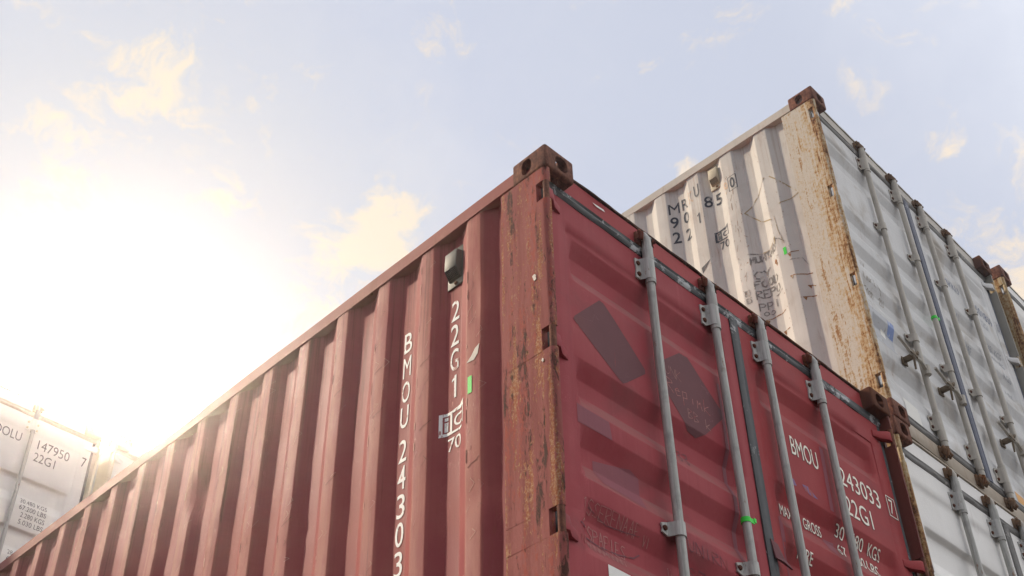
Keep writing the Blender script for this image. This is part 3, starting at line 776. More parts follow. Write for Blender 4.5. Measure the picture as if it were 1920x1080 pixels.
def shell_parts(root, S):
    """everything but doors: castings, posts, rails, panels, roof, floor"""
    for (ix, iy, iz), me in CAST.items():
        m = me.copy() if False else me
        o = link('corner_casting', m, root)
        if not m.materials: m.materials.append(M['rust'])
        mt = S['cast'].get((ix, iz), S['cast'][None]) if isinstance(S['cast'], dict) else S['cast']
        o.material_slots[0].link = 'OBJECT'; o.material_slots[0].material = mt
    pl = corner_post(False, S['post'], S['pin'], root, S['seed']); pr = corner_post(True, S['post_r'], S['pin'], root, S['seed']+3)
    for right in (0, 1):
        b = MB(); b.prism(mirror([(.004, L-.170), (.060, L-.170), (.060, L-.090), (.110, L-.090), (.110, L-.006), (.004, L-.006)], right), .116, 2.475)
        b.build('corner_post', S['rail'], root, bevel=.006)
        jit = lambda p: (p[0]+.0022*noise.noise((p[1]*3, p[2]*20, S['seed'])), p[1], p[2]+.003*noise.noise((p[1]*2.2, p[0]*10, S['seed']+4)))
        b = MB(); b.prism(mirror([(.005, 2.489), (.062, 2.489), (.062, 2.557), (.009, 2.557), (.005, 2.553)], right), .176, L-.176, axis='y', rows=60, jit=jit)
        b.build('top_side_rail', S['rail'], root, angle=40)
        b = MB(); b.prism(mirror([(.006, .020), (.060, .020), (.060, .032), (.020, .032), (.020, .168), (.050, .168), (.050, .178), (.006, .178)], right), .176, L-.176, axis='y')
        b.build('bottom_side_rail', S['rail'], root)
    side = Side(*S['corr'], S['seed'], S.get('dents', ()))
    sp = side.mesh(S['side'], root)
    # far long side: the same sheet turned round
    me = sp.data.copy(); me.transform(Matrix.Diagonal((-1, 1, 1, 1))); me.transform(Matrix.Translation((W, 0, 0))); me.flip_normals(); link('side_panel', me, root)
    b = MB(); k = 0; n = 9; xs = []
    x = .10
    while x < W-.3:
        xs += [(x, L-.02), (x+.07, L-.02), (x+.11, L-.06), (x+.18, L-.06)]; x += .25
    xs.append((W-.1, L-.02)); vs = [(a, c, z) for z in (.12, 2.47) for a, c in xs]; m = len(xs)
    b.add(vs, [(i, i+1, m+i+1, m+i) for i in range(m-1)]); b.build('end_panel', S['side'], root, smooth=False)
    b = MB(); b.box((.058, .14, 2.535), (W-.058, L-.10, 2.549)); b.build('roof', S['rail'], root)
    b = MB(); b.box((.022, .13, .125), (W-.022, L-.05, .155)); b.build('floor', M['handle'], root)
    # door header with its rough roof edge, and the sill
    jit = lambda p: (p[0], p[1]+.002*noise.noise((p[0]*4, p[2]*8, S['seed']+7)), p[2])
    b = MB(); b.prism([(.060, 2.477), (.140, 2.477), (.140, 2.580), (.066, 2.580), (.060, 2.572)], .038, W-.038, axis='x', rows=30, jit=jit)
    hd = b.build('door_header', S['header'], root)
    lj = lambda p: (p[0], p[1]+.003*noise.noise((p[0]*6, 1.1, S['seed']))+.002*noise.noise((p[0]*17, 4.1, S['seed'])), p[2]+.0035*noise.noise((p[0]*5, 2.1, S['seed']))+.0018*noise.noise((p[0]*21, p[2], S['seed'])))
    b = MB(); b.prism([(.054, 2.579), (.150, 2.579), (.150, 2.590), (.054, 2.589)], .160, W-.160, axis='x', rows=70, jit=lj); b.build('roof_edge', S['lip'], hd)
    b = MB(); b.prism([(.058, .020), (.150, .020), (.150, .124), (.058, .116)], .038, W-.038, axis='x', rows=20, jit=jit); b.build('door_sill', S['sillm'], root, bevel=.004)
    return side, sp, hd

def doors(root, S):
    A = Door(.056, 1.196, .160, 1.118, S['grooves'], S['gdepth'], S['seed']+1, S['gshape'])
    B = Door(1.243, W-.066, 1.322, 2.278, S['grooves'], S['gdepth'], S['seed']+2, S['gshape'])
    da = A.mesh(S['door'], root); db = B.mesh(S['door_r'], root)
    y = .054
    for own, mt, args, kw in (
        (da, 'gasket', (.034, 1.222, 2.426, 2.474, y), dict(wave=.0035, seed=S['seed'])), (da, 'gasket', (.034, 1.222, .118, .166, y), dict(wave=.002, seed=S['seed']+2)),
        (da, 'gasket_v', (.034, .057, .16, 2.43, .066), dict(wave=.001, vertical=True)),
        (db, 'gasket', (1.216, W-.034, 2.425, 2.4735, y+.0006), dict(wave=.0035, seed=S['seed']+5)), (db, 'gasket', (1.216, W-.034, .1185, .1655, y+.0006), dict(wave=.002, seed=S['seed']+6)),
        (db, 'gasket_v', (1.193, 1.246, .15, 2.436, .050), dict(wave=.002, vertical=True, seed=S['seed']+1)), (db, 'gasket_v', (W-.067, W-.040, .16, 2.43, .064), dict(wave=.002, vertical=True, seed=9))):
        g = MB(); strip(g, *args, **kw); g.build('door_seal', S[mt], own)
    for z in HINGES: hinge_lug(0, -1, z, S['door'], da); hinge_lug(0, 1, z, S['lug'], db)
    bars = [locking_bar(x, S, root, i) for i, x in enumerate(BARS)]
    return A, B, da, db, bars

def container(name, label, pose, S, group):
    r = bpy.data.objects.new(name, None); C.objects.link(r); r.empty_display_size = .3
    r.location = (pose[0], pose[1], pose[2]); r.rotation_euler = (0, 0, pose[3])
    r['label'] = label; r['category'] = 'shipping container'; r['group'] = group
    side, sp, hd = shell_parts(r, S); A, B, da, db, bars = doors(r, S)
    return dict(root=r, side=side, sp=sp, header=hd, A=A, B=B, da=da, db=db, bars=bars)

GROUP = 'shipping containers stacked in the yard'
GR = (2.250, 1.685, 1.403, 1.122, .842, .562)
GN = (.95, .5)
BASE = dict(grooves=GR, gdepth=.030, gshape=(.072, .070, .068), cast=M['rust'], lip=M['roof_lip'], bolt=M['dark_rust'], mid=())
def spec(**k): d = dict(BASE); d.update(k); return d

def itc(d, u0, u1, v0, v1, mat=0):
    """the two-field emblem with i and c over the number 70"""
    w = .013; um = u0+(u1-u0)*.44; sl = .17
    # the right field is set higher and ends in a sharp corner
    d.poly([(u0, v0), (u0+w, v0), (u0+w, v1), (u0, v1)], mat); d.poly([(um-w*.8, v0), (um, v0), (um, v1), (um-w*.8, v1)], mat)
    d.poly([(u0+w, v1-w), (um-w*.8, v1-w), (um-w*.8, v1), (u0+w, v1)], mat); d.poly([(u0+w, v0), (um-w*.8, v0), (um-w*.8, v0+w), (u0+w, v0+w)], mat)
    d.poly([(um, v1-w*.8), (u1-.004, v1-w*.8), (u1+.004, v1+w), (um, v1)], mat); d.poly([(um, v0), (u1-.012, v0), (u1-.012, v0+w*.7), (um, v0+w*.7)], mat)
    d.poly([(u1-.006, v0+w), (u1, v0+w), (u1+.004, v1+w), (u1-.004, v1-w*.8)], mat)
    d.rect(u0+w+.007, u0+w+.022, v0+w+.006, v1-w-.027, mat); d.rect(u0+w+.007, u0+w+.022, v1-w-.020, v1-w-.006, mat)
    d.text('C', um+.010, u1-.013, v0+w+.010, v1-w-.012, mat, .012)

def seal_tie(x, z, parent):
    """a band of bright tape knotted round a locking bar, its tail sticking out to the right"""
    b = MB(); n = 16
    for k in range(n):
        pass
    ring = [(x+.0195*math.cos(2*math.pi*k/n), .030+.0195*math.sin(2*math.pi*k/n)) for k in range(n)]
    b.prism(ring, z-.010, z+.011)
    b.prism([(.018, z-.004), (.021, z-.004), (.021, z+.016), (.018, z+.016)], x+.010, x+.040, axis='x')
    b.prism([(.016, z+.004), (.019, z+.004), (.019, z+.022), (.016, z+.022)], x+.036, x+.050, axis='x')
    return b.build('seal_tie', M['green'], parent)

# ------------------------------------------------------------------ the dark red container
def red_container():
    S = spec(seed=1.3, corr=(.4415, .278, .072, .068), side=M['red_side'], rail=M['red_rail'], post=M['red_post'], post_r=M['red_far_post'], pin=M['rust'],
             header=M['red_door_right'], sillm=M['red_rail'], door=M['red_door'], door_r=M['red_door_right'], lug=M['red_door_right'], gasket=M['gasket'], gasket_v=M['gasket_side'],
             bar=M['galv'], plate=M['galv_plate'], keeper=M['keeper'], cam=M['galv_plate'], midmat=M['galv_plate'], mid=(1.150, .45),
             cast={None: M['rust'], (1, 1): M['dark_rust']},
             dents=((2.30, 2.05, .05, .10, .024), (1.45, 1.52, .04, .02, .008), (1.50, 1.50, .03, .05, -.006), (.40, 2.05, .03, .12, .007), (2.03, 1.75, .03, .03, .010), (.40, 1.20, .05, .05, .006), (1.25, 1.9, .03, .02, .006), (.97, 1.9, .02, .015, .008)))
    c = container('shipping_container', 'dark red container with grey locking bars and the number 243033 7 on its doors', (0, 0, ZB, 0), S, GROUP)
    sd, sp, A, B, da, db = c['side'], c['sp'], c['A'], c['B'], c['da'], c['db']
    # vertical lettering on the long side (u = -y)
    d = Draw()
    for ch, z in zip('22G1', (2.106, 1.984, 1.864, 1.740)):
        w = .044 if ch != '1' else .024; d.text(ch, -.543-w/2, -.543+w/2, z-.052, z+.050, 0, .004)
    for ch, z in zip('BMOU', (2.108, 1.985, 1.863, 1.744)): d.text(ch, -.822-.023, -.822+.023, z-.050, z+.050, 0, 0 if ch == 'M' else .004)
    for ch, z in zip('243033', (1.590, 1.472, 1.353, 1.236, 1.118, 1.0)): d.text(ch, -.822-.022, -.822+.022, z-.050, z+.050, 0, .004)
    itc(d, -.607, -.480, 1.535, 1.635); d.text('70', -.572, -.500, 1.462, 1.518, 0, .006)
    d.on(sd, .0016, 'lettering', M['letter_white'], sp)
    d = Draw(); d.rect(-.432, -.411, 1.628, 1.702); d.on(sd, .0016, 'tape', M['green'], sp)
    d = Draw(); d.poly([(-.438, 1.770), (-.40, 1.765), (-.380, 1.785), (-.372, 1.826), (-.395, 1.815), (-.415, 1.790)]); d.on(sd, .0016, 'torn_label', M['torn'], sp)
    # scratches and scraped edges of the ridges
    d = Draw(); rnd = random.Random(5)
    for k in range(12):
        y0 = .4415+.278*k
        for q in range(16):
            z = rnd.uniform(.9, 2.45); u = -(y0-rnd.uniform(.0, .07)); l = rnd.uniform(.01, .05)
            d.stroke([(u, z), (u+rnd.uniform(.004, .03), z+l*.5), (u+rnd.uniform(.0, .03), z+l)], rnd.uniform(.0008, .0022), 0 if rnd.random() < .7 else 1)
        for q in range(7):
            z = rnd.uniform(.9, 2.4); u = -y0+rnd.uniform(-.001, .003); d.rect(u, u+rnd.uniform(.002, .006), z, z+rnd.uniform(.01, .06), 0 if rnd.random() < .5 else 1)
    for (y, z) in ((.70, 1.90), (.69, 1.60), (.975, 1.80), (1.25, 1.62), (1.53, 1.55), (.43, 1.32), (.985, 2.02), (1.25, 2.05)):
        d.stroke([(-y, z), (-y+.02, z+.010), (-y+.042, z+.013), (-y+.055, z+.024)], .0030, 1)
    d.on(sd, .0011, 'scratches', [M['scrape'], M['red_dark']], sp)
    # the ventilator high between the first and second ridge
    vent(.541, 2.325, M['vent'], c['root'], .043)
    # front post: label scraps
    for pts in ([(.072, 1.937), (.083, 1.935), (.091, 1.962), (.080, 1.966), (.073, 1.958)], [(.052, 1.562), (.057, 1.559), (.062, 1.568), (.058, 1.576), (.053, 1.572)]):
        b = MB(); b.prism(pts, .0012, .0034, axis='x'); b.build('label_scrap', M['torn'], c['root'])
    # ghosts of removed placards on the left door
    d = Draw(); d.poly([(.176, 1.850), (.186, 1.870), (.330, 2.026), (.352, 2.024), (.400, 1.985), (.566, 1.825), (.566, 1.805), (.450, 1.705), (.428, 1.690), (.405, 1.700)]); d.on(A, .0009, 'old_placard_patch', M['ghost'], da)
    d = Draw(); d.poly([(.655, 1.815), (.687, 1.936), (.798, 2.029), (.850, 2.033), (1.035, 1.862), (1.035, 1.825), (.905, 1.690), (.852, 1.655), (.800, 1.662)]); d.on(A, .0009, 'old_placard_patch', M['ghost'], da)
    d = Draw(); d.poly([(.262, 1.30), (.262, 1.255), (.290, 1.215), (.36, 1.21), (.50, 1.20), (.50, 1.33), (.45, 1.345)]); d.poly([(.168, 1.478), (.168, 1.402), (.34, 1.402), (.33, 1.474)]); d.on(A, .0008, 'old_label_patch', M['ghost2'], da)
    d = Draw()
    d.hand('1SSERENAAF', .172, .462, 1.070, 1.118, .0024, 0); d.hand('VI', .480, .515, 1.060, 1.095, .0028, 0)
    d.hand('1SSPAPIES', .160, .400, .985, 1.035, .0034, 0, slope=-.01); d.hand('NNMNNNMNNNN', .150, .385, .945, .968, .0022, 0, slope=.0)
    d.hand('Repink', .690, .960, 1.800, 1.860, .0030, 0, .05); d.hand('UNK', .690, .790, 1.880, 1.925, .0020, 1); d.hand('BBlka', .805, .985, 1.722, 1.765, .0026, 1); d.hand('11', .61, .64, 1.0, 1.03, .002, 0)
    d.on(A, .0014, 'chalk_scrawl', [M['chalk'], M['chalk_faint']], da)
    d = Draw(); d.hand('33', .730, .815, 1.512, 1.560, .0042, 0); d.stroke([(.152, 1.012), (.20, .99), (.26, .980), (.36, .985), (.44, 1.002), (.470, 1.024)], .0055, 0)
    d.stroke([(.205, 1.092), (.30, 1.066), (.40, 1.076), (.46, 1.084)], .003, 0); d.stroke([(.26, .98), (.31, .962)], .004, 0)
    d.hand('UNIRN', .70, .93, 1.12, 1.165, .0028, 0); d.hand('SFAAO', .72, .98, 1.03, 1.07, .0028, 0)
    d.on(A, .0014, 'pen_scrawl', M['pen'], da)
    d = Draw(); d.poly([(.272, .908), (.380, .906), (.380, .76), (.272, .76)]); d.on(A, .0014, 'paper_label', M['paper'], da)
    # lettering on the right door, over a dark copy shifted down and left
    def rows(d, du, dv, mat):
        T = lambda s, u0, u1, v0, v1, w=.0: d.text(s, u0+du, u1+du, v0+dv, v1+dv, mat, w)
        T('BMOU', 1.523, 1.722, 1.882, 1.976); T('243033', 1.893, 2.222, 1.890, 1.984); T('22G1', 1.893, 2.104, 1.740, 1.836)
        T('MAX.', 1.398, 1.488, 1.552, 1.602); T('GROSS', 1.560, 1.685, 1.552, 1.604); T('TARE', 1.425, 1.540, 1.364, 1.418)
        T('30', 1.795, 1.862, 1.602, 1.660); T('480', 1.908, 2.006, 1.602, 1.660); T('KGS', 2.044, 2.140, 1.602, 1.660)
        T('67', 1.795, 1.862, 1.518, 1.572); T('200', 1.908, 2.004, 1.518, 1.572); T('LBS', 2.020, 2.112, 1.518, 1.572); T('2', 1.888, 1.918, 1.406, 1.460)
        T('7', 2.306, 2.338, 1.905, 1.985); d.frame(2.288+du, 2.360+du, 1.889+dv, 1.999+dv, .0045, mat)
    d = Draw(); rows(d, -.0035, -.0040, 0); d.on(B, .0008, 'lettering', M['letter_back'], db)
    d = Draw(); rows(d, 0, 0, 0); d.on(B, .0016, 'lettering', M['letter_cream'], db)
    d = Draw(); d.poly([(1.475, 1.745), (1.500, 1.748), (1.515, 1.720), (1.490, 1.715)]); d.poly([(1.560, 1.748), (1.600, 1.752), (1.665, 1.716), (1.620, 1.712), (1.575, 1.722)]); d.on(B, .0010, 'violet_smear', M['violet'], db)
    d = Draw(); d.poly([(1.326, .84), (1.352, .84), (1.352, 1.52), (1.326, 1.50)]); d.poly([(1.75, 1.70), (1.778, 1.70), (1.79, 2.02), (1.762, 2.03)]); d.poly([(1.70, 1.50), (1.76, 1.49), (1.77, 1.56), (1.69, 1.55)]); d.on(B, .0008, 'old_label_patch', M['ghost2'], db)
    d = Draw(); d.poly([(1.03, 1.20), (1.055, 1.20), (1.05, 2.0), (1.03, 2.0)]); d.on(A, .0008, 'old_label_patch', M['ghost2'], da)
    seal_tie(BARS[1], 1.352, c['bars'][1])
    # lifted rain flap over the centre seal
    b = MB(); b.add([(1.214, .044, 1.352), (1.262, .046, 1.346), (1.276, .036, 1.285), (1.296, .020, 1.240), (1.250, .024, 1.258), (1.222, .038, 1.272),
                     (1.214, .050, 1.352), (1.262, .052, 1.346), (1.276, .042, 1.285), (1.296, .026, 1.240), (1.250, .030, 1.258), (1.222, .044, 1.272)],
                    [(0, 1, 2, 5), (5, 2, 3, 4), (6, 11, 8, 7), (11, 10, 9, 8), (0, 6, 7, 1), (1, 7, 8, 2), (2, 8, 9, 3), (3, 9, 10, 4), (4, 10, 11, 5), (5, 11, 6, 0)])
    b.build('rain_flap', M['ghost'], db, smooth=False)
    b = MB(); b.add([(.330, .0575, 2.536), (.397, .0575, 2.541), (.404, .0575, 2.532), (.352, .0575, 2.528)], [(0, 1, 2, 3)]); b.build('paint_chip', M['paper'], c['header'])
    return c
red = red_container()

# ------------------------------------------------------------------ the white containers on the right
def white_upper():
    S = spec(seed=21.7, corr=(.468, .276, .087, .060), side=M['white_side'], rail=M['white_rail'], post=M['white_post'], post_r=M['far_post'], pin=M['white_post'], header=M['white_rail'], sillm=M['sill'],
             door=M['white_door'], door_r=M['white_door'], lug=M['white_door'], gasket=M['gasket_grey'], gasket_v=M['gasket_blue'], bar=M['bar_paint'], plate=M['bar_paint'], keeper=M['keeper_brown'], cam=M['keeper_brown'], midmat=M['bar_paint'],
             mid=(1.765, .862), lip=M['white_rail'], gdepth=.026, cast={None: M['rust'], (1, 1): M['dark_rust']},
             dents=((.74, 1.50, .05, .03, .016), (.74, 2.2, .04, .2, .008), (1.0, 2.3, .05, .2, .012), (.42, 2.0, .04, .3, .008), (.43, 1.55, .04, .1, -.006), (1.0, 1.8, .06, .3, .010)))
    c = container('shipping_container', 'white container with graffiti on its side and a rusty orange corner post, stacked highest', (2.637025, .065475, ZB+2.622699, .02027), S, GROUP)
    sd, sp, A, B, da, db = c['side'], c['sp'], c['A'], c['B'], c['da'], c['db']
    d = Draw(); ch = lambda s, y0, y1, z0, z1, m=0, w=.014: d.text(s, -y0, -y1, z0, z1, m, w)
    ch('M', 1.200, 1.130, 2.268, 2.366, 0, .0); ch('R', 1.108, 1.056, 2.266, 2.366, 0, .012); ch('K', 1.04, .998, 2.268, 2.368, 1); ch('U', .985, .940, 2.280, 2.388)
    ch('9', 1.198, 1.150, 2.140, 2.242); ch('0', 1.108, 1.062, 2.140, 2.240); ch('1', .985, .962, 2.036, 2.132); ch('8', .918, .868, 2.140, 2.244); ch('5', .842, .792, 2.122, 2.222); ch('9', .755, .722, 2.14, 2.25, 1); ch('0', .702, .664, 2.160, 2.252)
    d.frame(-.716, -.648, 2.142, 2.268, .0035); ch('2', 1.196, 1.148, 2.000, 2.102); ch('2', 1.105, 1.060, 1.985, 2.085)
    itc(d, -.888, -.782, 1.812, 1.902); d.text('70', -.862, -.792, 1.738, 1.802, 0, .008)
    d.on(sd, .0018, 'lettering', [M['letter_dark'], M['letter_tan']], sp)
    d = Draw(); d.rect(-.424, -.404, 1.388, 1.444); d.on(sd, .0018, 'tape', M['green'], sp)
    d = Draw(); d.poly([(-1.010, 1.665), (-.930, 1.690), (-1.004, 1.612)]); d.on(sd, .0016, 'dark_patch', M['letter_grey'], sp)
    d = Draw()
    d.hand('MUNTMO', -.660, -.470, 1.462, 1.510, .011, 0, .03, .012); d.hand('CY', -.655, -.548, 1.335, 1.392, .010, 0, .03); d.hand('FOOD', -.660, -.505, 1.262, 1.318, .010, 0, .03); d.hand('REPO', -.660, -.500, 1.180, 1.240, .009, 0, .03)
    d.hand('PPI', -.655, -.53, 1.085, 1.140, .007, 0, .03); d.hand('OO', -.640, -.570, 1.042, 1.072, .006, 0); d.stroke([(-.545, 1.16), (-.49, 1.17)], .007)
    d.hand('ESHG', -.730, -.695, 1.24, 1.28, .006); d.hand('HES', -.728, -.692, 1.18, 1.22, .006); d.stroke([(-.463, 1.545), (-.44, 1.535), (-.405, 1.49)], .005)
    d.stroke([(-.663, 1.549), (-.60, 1.530)], .008); d.stroke([(-.395, 1.33), (-.33, 1.325), (-.30, 1.25)], .004)
    d.on(sd, .0016, 'graffiti', M['marker'], sp)
    d = Draw(); d.stroke([(-.600, 1.530), (-.545, 1.520), (-.50, 1.530), (-.463, 1.560), (-.47, 1.51)], .007); d.stroke([(-.638, 1.893), (-.53, 2.0), (-.456, 2.081)], .008); d.stroke([(-.42, 2.07), (-.34, 1.96), (-.262, 1.841), (-.27, 1.83), (-.39, 1.80)], .008); d.stroke([(-.634, 1.89), (-.55, 1.78), (-.46, 1.708)], .008)
    d.stroke([(-.44, 1.73), (-.43, 1.60), (-.41, 1.48)], .004); d.on(sd, .0016, 'graffiti', M['marker_tan'], sp)
    d = Draw(); rl = random.Random(11)
    for a, b in (((-.632, 1.009), (-.499, 1.017)), ((-.414, 1.214), (-.290, 1.182)), ((-.331, 1.108), (-.289, 1.082)), ((-.367, 1.028), (-.297, 1.011)), ((-.544, .882), (-.491, .874)), ((-.739, 1.490), (-.673, 1.489)), ((-.40, 1.38), (-.34, 1.385)), ((-.26, .90), (-.24, .91)), ((-.5, 1.38), (-.492, 1.40))):
        d.stroke([a, ((a[0]+b[0])/2, (a[1]+b[1])/2+.004), b], .006); d.poly([(a[0], a[1]-.004), (a[0]+.02, a[1]-.006), (a[0]+.012, a[1]-.03)])
    d.poly([(-.505, 1.402), (-.49, 1.41), (-.482, 1.385), (-.495, 1.372), (-.506, 1.384)])
    for y in (.38, .468, .653, .74, .93):
        for q in range(46): z = rl.uniform(.8, 2.4); u = -y+rl.gauss(0, .006); s = rl.uniform(.0008, .0026); d.rect(u, u+s, z, z+s*rl.uniform(1, 5))
    for q in range(26): z = rl.uniform(1.2, 2.3); u = -rl.uniform(.655, .735); d.stroke([(u, z), (u+rl.uniform(-.02, .02), z-rl.uniform(.01, .06))], rl.uniform(.001, .003))
    d.on(sd, .0013, 'rust_scratches', M['rust_line'], sp)
    vent(.816, 2.368, M['vent_cream'], c['root'], .042)
    # doors
    d = Draw(); d.hand('Acnorfk', .20, .345, 1.11, 1.16, .003); d.hand('FOOD', .222, .330, 1.022, 1.068, .0035, 0, .06, -.012); d.hand('2U', .385, .440, 1.02, 1.07, .0035); d.hand('enorok', .19, .31, .945, .975, .003); d.stroke([(.36, 1.14), (.40, 1.105), (.402, 1.085)], .004)
    d.hand('IV', .26, .32, 1.26, 1.30, .003); d.on(A, .0014, 'graffiti', M['pencil'], da)
    d = Draw(); d.poly([(.164, .880), (.440, .880), (.440, .655), (.164, .655)]); d.on(A, .0012, 'data_plate', M['plate_grey'], da)
    d = Draw(); d.poly([(.370, .878), (.438, .874), (.438, .762), (.370, .772)]); d.on(A, .0020, 'blue_label', M['blue_label'], da)
    d = Draw(); d.poly([(.300, .785), (.350, .775), (.350, .735), (.300, .745)]); d.poly([(.300, .296), (.460, .290), (.460, .170), (.300, .176)]); d.on(A, .0020, 'paper_label', M['paper'], da)
    d = Draw(); d.text('MRKU', 1.536, 1.744, 1.890, 1.962, 0, .01); d.text('901859', 1.99, 2.236, 1.885, 1.965, 0, .01); d.text('0', 2.31, 2.345, 1.90, 1.97, 0); d.frame(2.30, 2.356, 1.89, 1.982, .004)
    d.on(B, .0014, 'lettering', M['letter_blue'], db)
    d = Draw(); d.text('22G1', 2.0, 2.12, 1.78, 1.84, 0); d.text('30480 KGS', 2.0, 2.24, 1.60, 1.65); d.text('67200 LBS', 2.0, 2.24, 1.52, 1.57); d.text('KGS', 2.12, 2.23, 1.38, 1.43); d.text('LBS', 2.12, 2.23, 1.24, 1.29); d.text('MAX', 1.55, 1.65, 1.60, 1.66); d.text('TARE', 1.55, 1.66, 1.33, 1.385)
    d.on(B, .0013, 'lettering', M['letter_pale'], db)
    d = Draw(); d.poly([(1.585, .250), (1.700, .245), (1.700, .185), (1.600, .18)]); d.on(B, .0014, 'orange_label', M['orange_label'], db)
    d = Draw(); d.poly([(1.265, .72), (1.29, .72), (1.29, .68), (1.265, .68)]); d.on(B, .0014, 'paper_label', M['paper'], db)
    seal_tie(BARS[1], 1.262, c['bars'][1])
    return c
wu = white_upper()
for cc, txt in ((red, 'faded red corner post flecked with orange rust'), (wu, 'cream corner post stained with orange brown rust')):
    [ch for ch in cc['root'].children if ch.name.startswith('corner_post')][0]['label'] = txt


def white_lower():
    S = spec(seed=33.1, corr=(.46, .278, .072, .068), side=M['white_door2'], rail=M['white_rail'], post=M['white_post2'], post_r=M['white_post2'], pin=M['white_post2'], header=M['white_door2'], sillm=M['sill'], door=M['white_door2'], door_r=M['white_door2'], lug=M['white_door2'],
             gasket=M['gasket_grey'], gasket_v=M['gasket_grey'], bar=M['galv'], plate=M['galv_plate'], keeper=M['keeper_brown'], cam=M['bar_paint'], midmat=M['galv_plate'], mid=(1.15, .45), lip=M['sill'],
             grooves=(2.035, 1.55, 1.07, .60), gshape=(.020, .150, .090), cast={None: M['rust'], (1, 1): M['dark_rust']})
    return container('shipping_container', 'pale clean white container under the one with graffiti, its doors beside the red doors', (2.612429, .069487, ZB+.0317, .004957), S, GROUP)
wl = white_lower()

def white_third():
    S = spec(seed=41.9, corr=(.46, .278, .072, .068), side=M['white_side'], rail=M['white_rail'], post=M['white_post2'], post_r=M['white_post2'], pin=M['white_post2'], header=M['white_door2'], sillm=M['sill'], door=M['white_door2'], door_r=M['white_door2'], lug=M['white_door2'],
             gasket=M['gasket_grey'], gasket_v=M['gasket_grey'], bar=M['bar_paint'], plate=M['bar_paint'], keeper=M['keeper_brown'], cam=M['keeper_brown'], midmat=M['bar_paint'], mid=(1.765, .862), lip=M['white_rail'], cast=M['rust'])
    return container('shipping_container', 'white container beyond the graffiti one, only its yellowed rusty corner post showing', (5.165, .072, ZB+5.25-H, .03), S, GROUP)
wt = white_third()

# ------------------------------------------------------------------ the white containers behind, on the left
OOP = (-1.1012, 6.5602, ZB+5.2-H, .027)
def oolu():
    S = spec(seed=52.3, corr=(.46, .278, .072, .068), side=M['oo_white'], rail=M['oo_white'], post=M['oo_post'], post_r=M['oo_post'], pin=M['oo_post'], header=M['oo_white'], sillm=M['oo_white'], door=M['oo_white'], door_r=M['oo_white'], lug=M['oo_white'],
             gasket=M['gasket_pale'], gasket_v=M['gasket_grey'], bar=M['galv_plate'], plate=M['oo_white'], keeper=M['oo_post'], cam=M['oo_post'], midmat=M['galv_plate'], mid=(), lip=M['oo_white'], bolt=M['oo_post'],
             grooves=(1.855, 1.395, .935, .475), gshape=(.014, .150, .090), gdepth=.028, cast=M['oo_post'])
    c = container('shipping_container', 'clean white container numbered 147950 7 rising behind the far end of the red one', OOP, S, GROUP)
    d = Draw()
    d.text('OOLU', 1.505, 1.750, 2.152, 2.240); d.text('147950', 1.902, 2.196, 2.150, 2.240); d.text('7', 2.308, 2.350, 2.158, 2.252); d.text('22G1', 1.893, 2.088, 2.030, 2.115)
    for s, u0, v in (('30.480 KGS', 1.887, 1.626), ('67.200 LBS', 1.887, 1.562), ('2.280 KGS', 1.912, 1.498), ('5.030 LBS', 1.908, 1.434), ('28.200 KGS', 1.893, 1.155), ('62.170 LBS', 1.893, 1.091)): d.text(s, u0, 2.124, v, v+.044)
    d.on(c['B'], .0016, 'lettering', M['letter_grey'], c['db'])
    d = Draw(); d.stroke([(1.36, 2.52), (1.43, 2.513), (1.475, 2.515)], .010)
    b = MB(); b.add([(1.38, .0575, 2.530), (1.45, .0575, 2.522), (1.48, .0575, 2.512), (1.40, .0575, 2.520)], [(0, 1, 2, 3)]); b.build('ink_smear', M['letter_pale'], c['header']); d.bm.free()
    return c, S
oo, OS = oolu()
def oolu_next():
    S = dict(OS); S['seed'] = 60.1; S['grooves'] = GR; S['gshape'] = BASE['gshape']
    return container('shipping_container', 'white container next to the one numbered 147950 7, mostly hidden by the red one', (OOP[0]+W*math.cos(.027)+.105, OOP[1]+W*math.sin(.027)-.01, OOP[2], .027), S, GROUP)
on = oolu_next()

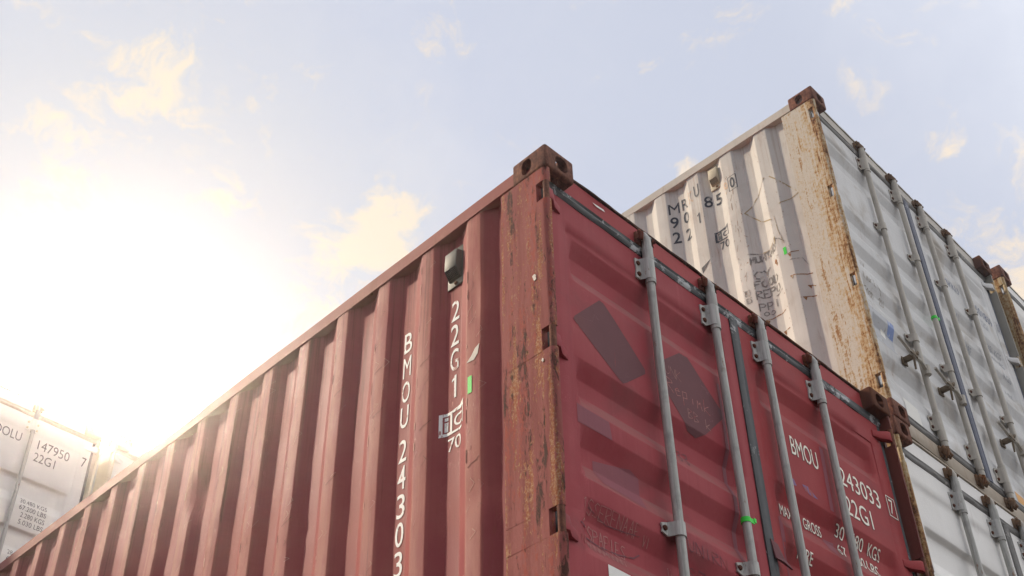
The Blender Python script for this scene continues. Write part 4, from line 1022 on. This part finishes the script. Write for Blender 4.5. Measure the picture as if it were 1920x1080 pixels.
# ------------------------------------------------------------------ tiers below, which carry the stacks
def copy_shell(c, label, dx, dy, dz):
    src = c['root']; r = src.copy(); C.objects.link(r); r.location = Vector(src.location)+Vector((dx, dy, dz)); r['label'] = label
    for ch in src.children:
        if ch.name.split('.')[0] in ('ventilator', 'label_scrap'): continue
        k = ch.copy(); C.objects.link(k); k.parent = r
        for g in ch.children:
            if g.name.split('.')[0] not in ('hinge', 'door_seal', 'hinge_pin', 'cam_keeper', 'guide_bracket', 'cam', 'bolt', 'handle', 'handle_catch', 'roof_edge'): continue
            q = g.copy(); C.objects.link(q); q.parent = k
copy_shell(red, 'red container on the ground carrying the dark red container numbered 243033 7', 0, 0, -H-.006)
copy_shell(wl, 'white container on the ground under the pale clean white one', 0, 0, -H-.036)
copy_shell(wt, 'white container directly under the one beyond the graffiti container', .0, .0, -H-.001)
copy_shell(wt, 'white container on the ground at the foot of the stack beyond the graffiti container', .0, .0, -2*H-.002)
copy_shell(on, 'white container directly under the one mostly hidden by the red container', 0, 0, -H-.001)
copy_shell(on, 'white container on the ground under the stack mostly hidden by the red container', 0, 0, -2*H-.002)
copy_shell(oo, 'white container directly under the one numbered 147950 7', 0, 0, -H-.001)
copy_shell(oo, 'white container on the ground at the foot of the stack numbered 147950 7', 0, 0, -2*H-.002)

# ------------------------------------------------------------------ added thin even mist that imitates the lens flare veil
def flare_haze():
    m = bpy.data.materials.new('flare_haze'); m.use_nodes = True; t = NT(m.node_tree); t.n.clear()
    out = t.new('ShaderNodeOutputMaterial'); v = t.new('ShaderNodeVolumePrincipled')
    v.inputs['Color'].default_value = (.97, .96, .94, 1); v.inputs['Density'].default_value = .0034; v.inputs['Anisotropy'].default_value = .93
    t.l.new(v.outputs[0], out.inputs['Volume'])
    b = MB(); b.box((-14, -9, -1), (16, 20, 9.2)); o = b.build('flare_haze', m, None, smooth=False); o['kind'] = 'stuff'; o['label'] = 'added thin mist imitating a lens flare veil'
flare_haze()
# ------------------------------------------------------------------ ground
b = MB(); n = 24; half = 600
b.add([(-half, -half, 0), (half, -half, 0), (half, half, 0), (-half, half, 0)], [(0, 1, 2, 3)])
g = b.build('ground', M['ground'], None, smooth=False); g['kind'] = 'structure'; g['label'] = 'dark asphalt yard under the containers'
